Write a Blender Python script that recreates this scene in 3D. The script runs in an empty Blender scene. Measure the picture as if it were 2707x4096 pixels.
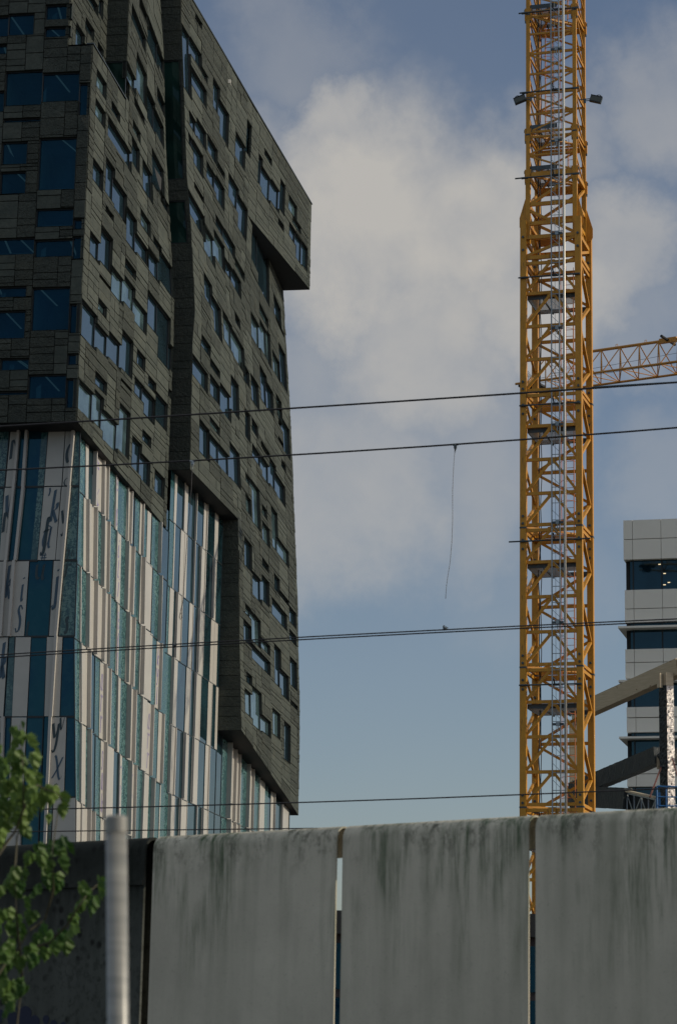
import bpy, bmesh, math, random, json
from mathutils import Vector, Matrix
random.seed(7)
R = math.radians
sc = bpy.context.scene
COL = sc.collection

# ---------------------------------------------------------------- camera
F_PX, W_PX, H_PX, EYE = 9671.0, 2707.0, 4096.0, 1.6
pitch, roll = R(12.675), R(1.022)
fwd = Vector((0, math.cos(pitch), math.sin(pitch)))
up0 = Vector((0, -math.sin(pitch), math.cos(pitch)))
r0 = Vector((1, 0, 0))
right = math.cos(roll) * r0 + math.sin(roll) * up0
up = -math.sin(roll) * r0 + math.cos(roll) * up0
cd = bpy.data.cameras.new('camera'); cam = bpy.data.objects.new('camera', cd); COL.objects.link(cam)
cam.matrix_world = Matrix(((right.x, up.x, -fwd.x, 0), (right.y, up.y, -fwd.y, 0), (right.z, up.z, -fwd.z, EYE), (0, 0, 0, 1)))
cd.sensor_fit = 'VERTICAL'; cd.sensor_height = 36.0; cd.sensor_width = 24.0
cd.lens = 36.0 * F_PX / H_PX
cd.clip_start = 0.2; cd.clip_end = 6000
cd.dof.use_dof = True; cd.dof.focus_distance = 112; cd.dof.aperture_fstop = cd.lens / 20.0
sc.camera = cam

# ---------------------------------------------------------------- light
SUN_EL, SUN_AZ = 27.0, 97.0         # azimuth clockwise from +Y (view direction)
w = bpy.data.worlds.new('World'); sc.world = w; w.use_nodes = True
nt = w.node_tree; N_ = nt.nodes; L_ = nt.links
for n in list(N_): N_.remove(n)
out = N_.new('ShaderNodeOutputWorld'); bg = N_.new('ShaderNodeBackground'); L_.new(bg.outputs[0], out.inputs[0])
sky = N_.new('ShaderNodeTexSky'); sky.sky_type = 'NISHITA'; sky.sun_disc = False
sky.sun_elevation = R(SUN_EL); sky.sun_rotation = R(SUN_AZ); sky.air_density = 1.0; sky.dust_density = 0.9; sky.ozone_density = 3.0
SKY_STR = 0.10
bg.inputs[1].default_value = SKY_STR
tc = N_.new('ShaderNodeTexCoord')
def px_dir(x, y):
    d = (x - W_PX/2)/F_PX*right - (y - H_PX/2)/F_PX*up + fwd
    return d.normalized()
def wmath(op, a, b=None, c=None):
    m = N_.new('ShaderNodeMath'); m.operation = op
    for i, v in enumerate((a, b, c)):
        if v is None: continue
        if isinstance(v, (int, float)): m.inputs[i].default_value = v
        else: L_.new(v, m.inputs[i])
    return m.outputs[0]
def wnoise(scale, detail, rough, dist=0.0):
    n = N_.new('ShaderNodeTexNoise'); n.inputs['Scale'].default_value = scale; n.inputs['Detail'].default_value = detail
    n.inputs['Roughness'].default_value = rough; n.inputs['Distortion'].default_value = dist
    L_.new(tc.outputs['Generated'], n.inputs['Vector']); return n
# soft cloud banks: each is a direction, a radius and a weight; the edge is broken up by noise
warp = wnoise(17, 7, .6)
wsub = N_.new('ShaderNodeVectorMath'); wsub.operation = 'SUBTRACT'; L_.new(warp.outputs['Color'], wsub.inputs[0]); wsub.inputs[1].default_value = (.5, .5, .5)
wsc = N_.new('ShaderNodeVectorMath'); wsc.operation = 'SCALE'; L_.new(wsub.outputs[0], wsc.inputs[0]); wsc.inputs['Scale'].default_value = .085
wadd = N_.new('ShaderNodeVectorMath'); wadd.operation = 'ADD'; L_.new(tc.outputs['Generated'], wadd.inputs[0]); L_.new(wsc.outputs[0], wadd.inputs[1])
banks = [(1290, 540, 240, .75), (1480, 900, 560, 1.0), (1850, 930, 520, .95), (2120, 1180, 420, .8), (1700, 1350, 520, .8), (1300, 1500, 380, .45),
         (2450, 1020, 330, .7), (1320, 1900, 500, .62), (1850, 1800, 480, .42), (2680, 420, 330, .45), (1730, 330, 160, .1), (1150, 200, 300, .25),
         (2250, 560, 280, .4), (2650, 1900, 300, .25), (2150, 2300, 380, .12), (900, 900, 500, .6), (2600, 1350, 240, .35)]
acc = None
for bx_, by_, rad, wt in banks:
    d = px_dir(bx_, by_)
    vm = N_.new('ShaderNodeVectorMath'); vm.operation = 'DISTANCE'; L_.new(wadd.outputs[0], vm.inputs[0]); vm.inputs[1].default_value = d
    mr = N_.new('ShaderNodeMapRange'); mr.interpolation_type = 'SMOOTHERSTEP'
    L_.new(vm.outputs['Value'], mr.inputs[0])
    mr.inputs[1].default_value = rad/F_PX*1.42; mr.inputs[2].default_value = rad/F_PX*0.25
    mr.inputs[3].default_value = 0; mr.inputs[4].default_value = wt
    acc = mr.outputs[0] if acc is None else wmath('MAXIMUM', acc, mr.outputs[0])
fine = wnoise(26, 6, .55, .3)
fl = N_.new('ShaderNodeMapRange'); L_.new(fine.outputs[0], fl.inputs[0]); fl.inputs[1].default_value = .32; fl.inputs[2].default_value = .66; fl.inputs[3].default_value = .74; fl.inputs[4].default_value = 1.06
# broken cloud elsewhere in the sky, away from this patch
far = wnoise(2.6, 7, .58, .4)
fr = N_.new('ShaderNodeMapRange'); L_.new(far.outputs[0], fr.inputs[0]); fr.inputs[1].default_value = .36; fr.inputs[2].default_value = .58; fr.inputs[4].default_value = .95
dc = px_dir(1500, 1500)
dd = N_.new('ShaderNodeVectorMath'); dd.operation = 'DISTANCE'; L_.new(tc.outputs['Generated'], dd.inputs[0]); dd.inputs[1].default_value = dc
away = N_.new('ShaderNodeMapRange'); L_.new(dd.outputs['Value'], away.inputs[0]); away.inputs[1].default_value = .30; away.inputs[2].default_value = .55
mask = wmath('MULTIPLY', acc, fl.outputs[0])

veil = wnoise(7, 4, .5)
mask = wmath('ADD', mask, wmath('MULTIPLY', veil.outputs[0], .13)); mask = wmath('MINIMUM', mask, 1.0)
CLOUD = (4.75, 4.6, 4.35)
cmix = N_.new('ShaderNodeMix'); cmix.data_type = 'RGBA'
tintm = N_.new('ShaderNodeMix'); tintm.data_type = 'RGBA'; tintm.blend_type = 'MULTIPLY'; tintm.inputs[0].default_value = 1
L_.new(sky.outputs[0], tintm.inputs[6]); tintm.inputs[7].default_value = (.89, .815, .775, 1)
L_.new(mask, cmix.inputs[0]); L_.new(tintm.outputs[2], cmix.inputs[6]); cmix.inputs[7].default_value = (*CLOUD, 1)
elz = N_.new('ShaderNodeSeparateXYZ'); L_.new(tc.outputs['Generated'], elz.inputs[0])
em = N_.new('ShaderNodeMapRange'); L_.new(elz.outputs[2], em.inputs[0]); em.inputs[1].default_value = .30; em.inputs[2].default_value = .62; em.inputs[3].default_value = .12
amask = wmath('MULTIPLY', wmath('MULTIPLY', fr.outputs[0], away.outputs[0]), em.outputs[0])
cm2 = N_.new('ShaderNodeMix'); cm2.data_type = 'RGBA'; L_.new(amask, cm2.inputs[0]); L_.new(cmix.outputs[2], cm2.inputs[6]); cm2.inputs[7].default_value = (5.7, 6.1, 6.2, 1)
L_.new(cm2.outputs[2], bg.inputs[0])

sl = bpy.data.lights.new('sun', 'SUN'); sun = bpy.data.objects.new('sun', sl); COL.objects.link(sun)
sl.energy = 2.75; sl.angle = R(0.6); sl.color = (1.0, .895, .70)
sdir = Vector((math.sin(R(SUN_AZ))*math.cos(R(SUN_EL)), math.cos(R(SUN_AZ))*math.cos(R(SUN_EL)), math.sin(R(SUN_EL))))
sun.rotation_euler = sdir.to_track_quat('Z', 'Y').to_euler()
vs = sc.view_settings; vs.view_transform = 'Standard'; vs.look = 'None'; vs.exposure = 0.0; vs.gamma = 1.0
sc.cycles.use_denoising = True
sc.cycles.max_bounces = 8

D = json.loads(r'''{"wa":[[[8.05,12.7,55.36,56.28]],[[10.45,13.8,57.25,57.82]],[[13.2,17.29,56.29,57.96],[17.29,19.5,56.65,57.83]],[[7.22,9.9,51.61,52.59],[9.9,13.2,52.15,54.29]],[[16.64,19.5,54.27,55.14]],[[13.2,15.85,51.83,53.64],[15.85,18.75,52.02,53.44]],[[9.45,12.42,51.03,51.48]],[[1.0,3.05,48.59,49.51]],[[1.0,3.05,47.06,47.95]],[[4.15,6.07,48.57,49.1]],[[3.59,8.98,46.97,48.04],[8.98,11.03,47.62,49.04]],[[9.14,11.25,49.48,50.08]],[[11.87,14.56,47.2,48.91],[14.56,18.17,48.51,50.57]],[[16.84,19.5,48.24,48.95]],[[1.0,3.05,43.68,44.79]],[[3.49,5.4,43.92,45.79],[5.4,8.05,43.78,45.34]],[[3.71,5.4,42.96,43.28]],[[8.05,10.45,42.91,44.8],[10.45,13.2,43.07,44.11]],[[11.34,13.81,44.96,45.87]],[[1.0,3.05,39.87,41.0],[3.05,5.4,40.12,41.96]],[[3.05,5.4,39.29,39.45]],[[5.4,8.05,39.28,40.67],[8.05,10.45,39.58,41.0],[10.45,13.2,39.25,40.51]],[[8.05,10.45,41.45,41.97]],[[14.48,16.62,44.94,45.45]],[[13.2,15.85,43.0,44.29],[15.85,19.5,43.28,45.18]],[[3.05,4.74,37.59,38.2]],[[0,3.05,35.37,37.19],[3.05,5.4,35.62,36.86],[5.4,8.05,35.82,37.18],[8.05,10.45,36.01,38.04]],[[11.33,13.2,37.2,38.0]],[[13.2,15.85,40.0,41.88],[15.85,18.75,38.88,41.88],[18.75,19.5,39.01,40.44]],[[3.05,5.4,33.76,34.41]],[[0,3.05,31.68,33.17],[3.05,4.91,31.79,33.48],[4.91,8.05,31.39,32.93],[8.05,10.45,31.67,34.17]],[[11.03,13.2,35.5,36.4],[13.2,15.85,34.98,36.37]],[[14.06,15.85,36.71,37.3],[15.85,18.75,35.35,36.92]],[[8.05,10.45,35.31,35.48]],[[18.75,19.5,37.45,37.88]],[[11.01,13.2,31.47,33.18],[13.2,15.25,31.27,32.71]],[[13.2,15.2,33.49,34.08]],[[16.36,18.75,31.45,32.66]]],"wb":[[[23.81,25.5,62.36,62.8]],[[20.5,22.65,56.63,60.64],[22.65,25.5,59.61,60.76]],[[25.5,27.03,59.47,60.02]],[[22.65,26.77,57.69,58.92]],[[21.75,23.87,54.78,55.7],[23.87,26.52,54.89,56.11]],[[21.32,22.65,53.43,54.13],[22.65,25.5,52.74,54.21]],[[22.65,25.5,51.23,51.56]],[[28.5,30.39,58.68,60.58],[30.39,33.0,57.64,59.89]],[[26.93,29.86,55.16,56.27]],[[29.78,32.1,55.13,55.58]],[[26.5,29.4,53.27,54.37],[29.4,32.1,53.01,54.56]],[[33.27,36.46,54.52,56.14],[36.46,39.48,53.62,55.79]],[[34.95,38.0,57.92,59.58],[38.0,41.75,59.38,61.61]],[[20.5,25.5,48.78,50.34]],[[24.67,28.5,48.05,49.9],[28.5,32.1,48.93,50.7]],[[29.16,32.1,51.2,51.89],[32.1,35.82,51.12,52.0]],[[35.81,39.46,50.8,51.37]],[[32.1,34.95,49.18,50.12],[34.95,38.0,49.14,50.37]],[[23.9,26.68,44.85,46.44],[26.68,29.44,43.66,45.83]],[[34.95,36.97,46.75,47.43]],[[30.11,33.39,44.16,46.0],[33.39,38.0,44.04,45.85]],[[22.65,25.5,41.55,42.23]],[[25.5,28.5,41.15,41.61]],[[20.5,24.84,39.19,40.4]],[[25.5,28.5,39.44,40.65]],[[28.5,32.1,39.32,40.98],[32.1,34.95,40.28,42.49]],[[41.75,44.84,53.27,56.0],[44.84,50.4,52.55,56.48]],[[45.6,49.79,50.75,51.47]],[[41.75,45.6,47.88,49.64],[45.6,48.93,48.19,50.31],[48.93,50.4,48.05,50.55]],[[52.76,56.65,52.93,54.39]],[[53.61,58.0,52.66,52.94]],[[54.6,58.0,48.39,51.37]],[[51.1,54.6,48.23,49.77]],[[44.58,47.72,44.38,46.78],[47.72,50.4,44.56,46.38]],[[40.23,43.58,43.13,44.92]],[[37.23,39.69,43.59,44.73]],[[51.81,54.6,45.2,46.8]],[[37.24,39.22,39.86,41.75]],[[22.65,25.5,35.23,37.11]],[[25.5,28.5,37.54,38.08]],[[25.5,28.5,35.72,37.03],[28.5,31.45,35.69,37.04],[31.45,34.95,35.8,38.08]],[[39.89,42.53,40.99,41.88]],[[52.52,54.6,44.65,46.25],[54.6,58.0,43.3,45.7]],[[51.94,54.6,43.42,43.77]],[[39.89,43.96,39.25,40.12],[43.96,47.34,38.92,40.3],[47.34,50.4,39.2,41.1],[50.4,54.6,39.11,40.64]],[[43.76,47.57,40.86,41.3]],[[53.17,55.33,41.8,42.39]],[[37.06,39.25,36.9,37.48],[39.25,42.62,34.75,37.57]],[[36.69,38.86,34.92,36.06]],[[43.42,45.6,36.23,36.91]],[[47.56,50.4,34.92,37.73],[50.4,55.24,34.91,36.1]],[[43.16,46.39,34.44,35.78]],[[35.64,38.61,31.22,33.05],[38.61,42.43,29.93,31.46],[42.43,45.6,30.29,32.02]],[[42.78,45.6,32.64,33.13]],[[47.86,50.4,32.06,33.15]],[[46.58,53.48,30.12,31.27]],[[50.4,54.6,32.06,32.46],[54.6,58.0,31.07,32.2]],[[35.56,38.0,28.19,28.76],[38.0,41.75,26.91,28.75]],[[34.95,38.0,26.39,27.69],[38.0,45.6,25.75,26.68]],[[41.75,45.6,27.07,27.77]],[[47.4,50.4,25.63,28.29],[50.4,53.87,25.3,27.03]],[[54.6,58.0,26.61,28.61]],[[54.6,58.0,29.8,30.52]],[[35.81,38.0,23.9,24.54]],[[34.95,38.0,21.92,23.42],[38.0,41.75,21.56,24.04],[41.75,45.6,21.68,22.72]],[[46.38,49.78,22.13,23.84]],[[51.59,54.6,21.09,23.66]],[[54.6,58.0,25.24,25.55]]],"wx":[[[41.75,42.91,58.62,60.66],[42.91,45.6,58.36,60.17],[45.6,48.37,58.72,60.32],[48.37,50.0,59.11,61.37]],[[43.31,45.6,61.14,61.65]],[[51.18,54.0,60.12,61.22]],[[52.63,55.44,59.59,60.16]],[[51.69,54.0,58.3,59.32],[54.0,56.18,57.44,59.29],[56.18,58.0,57.6,59.38]],[[48.21,50.0,57.95,58.39]]],"wap":[[[3.18,5.26,54.25,54.83]],[[5.37,6.3,54.51,55.57]],[[2.99,4.7,52.6,53.23]],[[1.23,2.94,50.65,52.17],[2.94,4.74,50.67,51.78]],[[5.51,6.63,52.31,52.98]]],"wf":[[[1.11,2.48,51.77,52.58]],[[1.12,2.48,50.84,51.38]],[[4.38,5.51,50.99,52.1],[3.04,4.38,51.03,52.19]],[[4.38,5.33,50.06,50.57]],[[2.48,4.38,47.28,49.12],[0.58,2.48,47.4,48.94],[0.0,0.58,46.63,48.32]],[[4.38,5.19,46.99,48.09]],[[2.48,4.38,46.4,46.61]],[[3.07,4.38,44.2,45.38]],[[3.07,4.38,42.66,43.82]],[[0.58,2.48,42.79,45.5]],[[0.58,2.48,40.89,41.82]],[[0.0,0.58,40.71,41.25]],[[2.48,4.8,39.51,40.37]],[[0.58,2.48,39.34,40.23],[0.0,0.58,39.19,40.34]],[[2.78,4.69,37.34,37.88]],[[2.76,4.38,35.24,36.65]],[[0.58,2.48,35.6,37.78]],[[0.0,0.58,35.43,36.9]],[[2.48,3.91,33.64,34.23]],[[0.0,0.58,33.83,34.39]],[[0.58,2.48,32.18,33.38]],[[0.0,0.58,31.69,33.14]],[[2.48,4.38,32.4,32.59]]],"RG":{"A":[[28.2,31.2,[["T",2.33,3.36],["W",3.36,3.92],["C",3.92,4.76],["g",4.76,0.2],["W",4.76,6.33],["g",6.33,0.18],["W",6.33,7.32],["g",7.32,0.14],["T",7.32,9.01],["g",9.01,0.07],["W",9.01,9.57],["T",9.57,11.3],["g",11.3,0.11],["W",11.3,11.99],["g",11.99,0.15],["C",11.99,12.99],["T",12.99,14.03],["g",14.03,0.04],["W",14.03,14.42],["g",14.42,0.14],["T",14.42,15.6],["W",15.6,16.4],["C",16.4,16.66],["T",16.66,18.13],["g",18.13,0.18],["C",18.13,20.5]]],[24.55,28.2,[["T",2.3,3.09],["W",3.09,3.54],["g",3.54,0.19],["W",3.54,4.97],["g",4.97,0.21],["T",4.97,6.53],["g",6.53,0.18],["W",6.53,7.6],["g",7.6,0.16],["T",7.6,9.44],["g",9.44,0.08],["W",9.44,10.39],["T",10.39,11.37],["g",11.37,0.19],["W",11.37,12.48],["g",12.48,0.2],["T",12.48,14.34],["g",14.34,0.07],["W",14.34,14.64],["g",14.64,0.22],["W",14.64,16.92],["C",16.92,17.12],["T",17.12,18.61],["g",18.61,0.18],["C",18.61,20.5]]],[20.85,24.55,[["T",1.82,2.45],["g",2.45,0.08],["T",2.45,3.72],["g",3.72,0.19],["W",3.72,5.19],["g",5.19,0.21],["W",5.19,6.83],["g",6.83,0.19],["W",6.83,7.95],["g",7.95,0.15],["T",7.95,9.8],["g",9.8,0.07],["W",9.8,10.38],["T",10.38,11.82],["g",11.82,0.2],["W",11.82,13.0],["g",13.0,0.2],["T",13.0,14.65],["g",14.65,0.08],["W",14.65,15.0],["g",15.0,0.22],["W",15.0,17.47],["T",17.47,18.46],["W",18.46,19.16],["g",19.16,0.17],["T",19.16,20.5]]],[17.0,20.85,[["T",1.67,2.53],["g",2.53,0.11],["W",2.53,3.98],["g",3.98,0.2],["C",3.98,5.6],["T",5.6,6.58],["W",6.58,7.32],["g",7.32,0.18],["W",7.32,8.42],["g",8.42,0.15],["T",8.42,10.22],["g",10.22,0.09],["W",10.22,10.94],["T",10.94,12.33],["g",12.33,0.24],["W",12.33,13.62],["g",13.62,0.2],["T",13.62,15.37],["g",15.37,0.12],["W",15.37,16.77],["W",16.77,17.59],["g",17.59,0.19],["T",17.59,19.41],["W",19.41,20.17],["g",20.17,0.17],["T",20.17,21.84],["W",21.84,21.94]]],[13.2,17.0,[["T",1.94,2.72],["g",2.72,0.1],["W",2.72,3.86],["T",3.86,4.21],["g",4.21,0.21],["C",4.21,5.89],["T",5.89,6.99],["W",6.99,7.64],["g",7.64,0.2],["W",7.64,9.86],["C",9.86,10.96],["g",10.96,0.08],["W",10.96,11.62],["T",11.62,12.99],["g",12.99,0.22],["W",12.99,14.25],["g",14.25,0.16],["T",14.25,16.24],["g",16.24,0.11],["W",16.24,17.63],["T",17.63,18.27],["g",18.27,0.21],["T",18.27,20.29],["W",20.29,21.02],["g",21.02,0.18],["C",21.02,22.25],["W",22.25,22.35]]],[9.4,13.2,[["W",2.0,2.91],["g",2.91,0.1],["W",2.91,4.31],["g",4.31,0.2],["W",4.31,5.26],["g",5.26,0.2],["T",5.26,7.2],["W",7.2,7.94],["g",7.94,0.2],["W",7.94,10.08],["T",10.08,11.13],["g",11.13,0.16],["T",11.13,13.29],["g",13.29,0.21],["W",13.29,15.27],["T",15.27,16.53],["g",16.53,0.11],["W",16.53,18.08],["W",18.08,19.67],["T",19.67,20.66],["W",20.66,22.13],["W",22.13,22.23]]]],"M":[[30.75,33.7,[["T",19.99,21.33],["W",21.33,21.87],["C",21.87,23.52],["g",23.52,0.07],["W",23.52,24.48],["C",24.48,26.24],["g",26.24,0.13],["C",26.24,28.42],["W",28.42,29.07],["g",29.07,0.1],["C",29.07,31.26],["W",31.26,32.19],["C",32.19,33.5]]],[27.0,30.75,[["T",19.95,21.5],["W",21.5,21.76],["C",21.76,23.06],["W",23.06,23.95],["g",23.95,0.05],["W",23.95,24.67],["C",24.67,26.21],["g",26.21,0.11],["C",26.21,27.73],["W",27.73,29.03],["g",29.03,0.08],["C",29.03,31.02],["W",31.02,32.09],["C",32.09,33.5]]],[23.2,27.0,[["T",20.16,21.01],["W",21.01,21.9],["C",21.9,22.4],["W",22.4,23.72],["g",23.72,0.07],["C",23.72,25.62],["W",25.62,26.42],["g",26.42,0.05],["C",26.42,27.7],["W",27.7,29.12],["g",29.12,0.05],["C",29.12,31.05],["W",31.05,31.97],["g",31.97,0.04],["W",31.97,32.84],["C",32.84,33.5]]],[19.4,23.2,[["W",21.91,23.3],["C",23.3,25.37],["W",25.37,26.34],["g",26.34,0.04],["C",26.34,27.36],["W",27.36,28.86],["g",28.86,0.04],["C",28.86,30.82],["W",30.82,31.76],["g",31.76,0.04],["C",31.76,32.83],["W",32.83,33.47],["C",33.47,33.5]]],[15.6,19.4,[["W",21.86,23.24],["g",23.24,0.09],["C",23.24,25.17],["W",25.17,26.35],["g",26.35,0.03],["C",26.35,27.28],["W",27.28,28.85],["C",28.85,30.57],["W",30.57,31.42],["g",31.42,0.09],["C",31.42,33.5]]],[11.8,15.6,[["W",22.19,23.69],["C",23.69,24.63],["W",24.63,26.4],["g",26.4,0.05],["C",26.4,28.68],["g",28.68,0.09],["C",28.68,30.05],["W",30.05,31.59],["g",31.59,0.06],["C",31.59,33.46],["W",33.46,34.29],["g",34.29,0.12],["W",34.29,33.5]]]],"R":[[15.6,20.8,[["C",34.16,35.03],["T",35.03,36.63],["g",36.63,0.28],["W",36.63,38.51],["g",38.51,0.2],["W",38.51,39.91],["g",39.91,0.16],["T",39.91,42.58],["g",42.58,0.22],["W",42.58,44.12],["g",44.12,0.17],["T",44.12,46.5],["g",46.5,0.08],["W",46.5,48.42],["T",48.42,49.63],["C",49.63,50.51],["W",50.51,51.47],["g",51.47,0.14],["C",51.47,54.24],["W",54.24,57]]],[11.8,15.6,[["C",34.38,35.25],["T",35.25,36.85],["g",36.85,0.28],["W",36.85,38.74],["g",38.74,0.2],["W",38.74,40.14],["g",40.14,0.16],["T",40.14,42.8],["g",42.8,0.22],["W",42.8,44.35],["g",44.35,0.17],["T",44.35,46.72],["g",46.72,0.08],["W",46.72,48.65],["T",48.65,49.86],["C",49.86,50.73],["W",50.73,51.7],["g",51.7,0.14],["C",51.7,54.46],["W",54.46,57]]]]},"FG":[[28.2,31.0,[["T",3.77,5.03,3.88,5.14],["W",3.29,3.7,3.44,3.82],["M",3.26,3.38],["C",2.91,3.2,2.98,3.25],["M",2.86,2.92],["C",1.82,2.78,1.9,2.88],["W",0.98,1.79,1.03,1.88],["W",0.6,0.94,0.7,0.98],["M",0.52,0.63],["T",0.23,0.44,0.16,0.57]]],[24.55,28.2,[["T",3.9,5.14,3.89,5.2],["W",3.44,3.85,3.6,3.95],["M",3.38,3.58],["C",2.94,3.32,3.18,3.48],["M",2.9,3.12],["C",1.9,2.85,2.06,3.05],["W",1.06,1.88,1.19,2.05],["W",0.7,1.01,0.85,1.16],["M",0.61,0.79],["T",0.16,0.55,0.13,0.7]]],[20.85,24.55,[["W",3.64,4.2,3.76,4.38],["M",3.6,3.67],["W",3.23,3.54,3.3,3.62],["M",3.18,3.25],["W",2.47,3.13,2.55,3.2],["C",1.28,2.43,1.35,2.53],["W",0.9,1.24,0.99,1.31],["M",0.79,0.96],["T",0.11,0.72,0.07,0.85]]],[17.0,20.85,[["W",3.33,4.01,3.39,3.94],["T",3.0,3.28,2.9,3.3],["W",2.21,2.95,2.23,2.95],["C",1.42,2.19,1.4,2.2],["W",1.01,1.41,1.05,1.37],["M",0.94,1.01],["W",0.66,0.89,0.64,0.94],["C",0.1,0.62,-0.09,0.62]]],[13.2,17.0,[["W",3.39,4.06,3.32,3.99],["M",3.35,3.29],["C",3.0,3.3,2.95,3.24],["W",2.24,2.96,2.23,2.93],["C",1.43,2.2,1.4,2.2],["C",1.07,1.37,1.03,1.34],["M",1.04,1.04],["W",0.3,0.99,0.26,0.98],["C",-0.09,0.27,-0.29,0.23]]],[9.4,13.2,[["W",2.35,2.96,2.35,2.95],["M",2.31,2.29],["C",1.42,2.27,1.39,2.23],["C",1.08,1.37,1.03,1.33],["M",1.04,1.03],["T",0.77,0.98,0.79,0.97],["W",-0.29,0.74,-0.47,0.74]]]],"W":[[[-8.892,40.505,11.88],[-7.067,39.918,11.865],[-5.293,39.347,11.853],[-3.565,38.792,11.843],[-1.884,38.251,11.837],[-0.246,37.725,11.833],[1.349,37.212,11.832],[2.904,36.712,11.833],[4.42,36.224,11.837],[5.899,35.749,11.844],[7.698,35.17,11.855]],[[-8.843,40.489,11.162],[-7.024,39.904,11.119],[-5.256,39.336,11.087],[-3.536,38.783,11.066],[-1.862,38.244,11.055],[-0.232,37.72,11.053],[1.356,37.209,11.06],[2.904,36.712,11.077],[4.414,36.226,11.101],[5.887,35.753,11.134],[7.68,35.176,11.187]],[[-8.617,40.416,7.867],[-6.839,39.844,7.919],[-5.107,39.288,7.965],[-3.42,38.745,8.005],[-1.777,38.217,8.04],[-0.176,37.702,8.069],[1.384,37.2,8.094],[2.906,36.711,8.113],[4.39,36.234,8.128],[5.837,35.769,8.138],[7.597,35.203,8.145]],[[-8.613,40.415,7.816],[-6.836,39.844,7.871],[-5.105,39.287,7.92],[-3.419,38.745,7.962],[-1.776,38.217,7.999],[-0.176,37.702,8.03],[1.385,37.2,8.055],[2.906,36.711,8.075],[4.389,36.234,8.09],[5.836,35.769,8.1],[7.596,35.203,8.105]],[[-8.447,40.362,5.393],[-6.692,39.797,5.393],[-4.985,39.248,5.399],[-3.323,38.714,5.411],[-1.704,38.194,5.43],[-0.128,37.687,5.453],[1.409,37.193,5.482],[2.907,36.711,5.517],[4.368,36.241,5.556],[5.794,35.782,5.6],[7.529,35.225,5.662]],[[-8.424,40.354,5.045],[-6.672,39.791,5.045],[-4.968,39.243,5.044],[-3.309,38.709,5.044],[-1.693,38.19,5.044],[-0.12,37.684,5.044],[1.413,37.191,5.043],[2.907,36.711,5.043],[4.364,36.242,5.043],[5.785,35.785,5.043],[7.512,35.23,5.042]],[[3.913,36.387,11.856],[4.421,36.224,11.856],[5.19,35.977,11.849],[6.263,35.632,11.847]]],"DR":[[[1.821,37.06,11.034],[1.814,37.062,10.912],[1.8,37.067,10.689],[1.787,37.071,10.325],[1.791,37.07,9.841],[1.781,37.073,9.48],[1.757,37.081,9.162],[1.72,37.093,8.924],[1.702,37.098,8.766],[1.692,37.102,8.588]],[[-2.396,38.416,11.026],[-2.402,38.418,10.816],[-2.404,38.418,10.607],[-2.424,38.425,10.189],[-2.441,38.43,9.94],[-2.454,38.435,9.567],[-2.474,38.441,9.031],[-2.477,38.442,8.743],[-2.513,38.454,8.58],[-2.534,38.46,8.458],[-2.516,38.455,8.424],[-2.493,38.447,8.456],[-2.511,38.453,8.531]]],"CL":[[1.825,37.059,11.062],[-2.397,38.416,11.047],[1.691,37.102,8.117],[-2.593,38.479,8.01],[-1.613,38.164,5.436]],"P":{"pole_top":[-0.803,9.0,2.455],"pole_bot":[-0.759,9.0,1.518],"jib_near":[[15.135,140.0,41.92],[19.808,137.18,41.92]],"jib_far":[[15.429,142.763,41.92],[20.158,139.675,41.92]],"jib_top":[[15.292,141.381,43.709],[20.007,138.428,43.73]],"wb":[[20.478,170.0,39.581],[24.25,169.026,39.581]],"b1a":[12.71,118.0,18.595],"b1b":[15.32,113.0,19.381],"b1c":[16.126,112.0,19.643],"b0":[11.898,119.0,18.298],"post2t":[11.812,119.0,18.521],"post2b":[11.796,119.0,14.191],"colt":[15.44,112.0,19.075],"colb":[15.477,112.0,12.721],"w1a":[12.688,118.0,14.834],"w1b":[15.114,112.5,15.531],"w1z":[11.76,119.0,14.497],"w2a":[11.635,119.0,14.004],"w2b":[12.684,118.0,14.163],"w2c":[13.855,114.0,13.648],"w2d":[14.882,112.0,13.229],"lift":[14.414,108.0,13.427],"lift2":[15.334,108.0,13.779],"g1":[0.196,60.0,5.09],"g2":[6.976,85.0,4.485]},"C0":[-12.603,112.0,0.0]}''')

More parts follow.
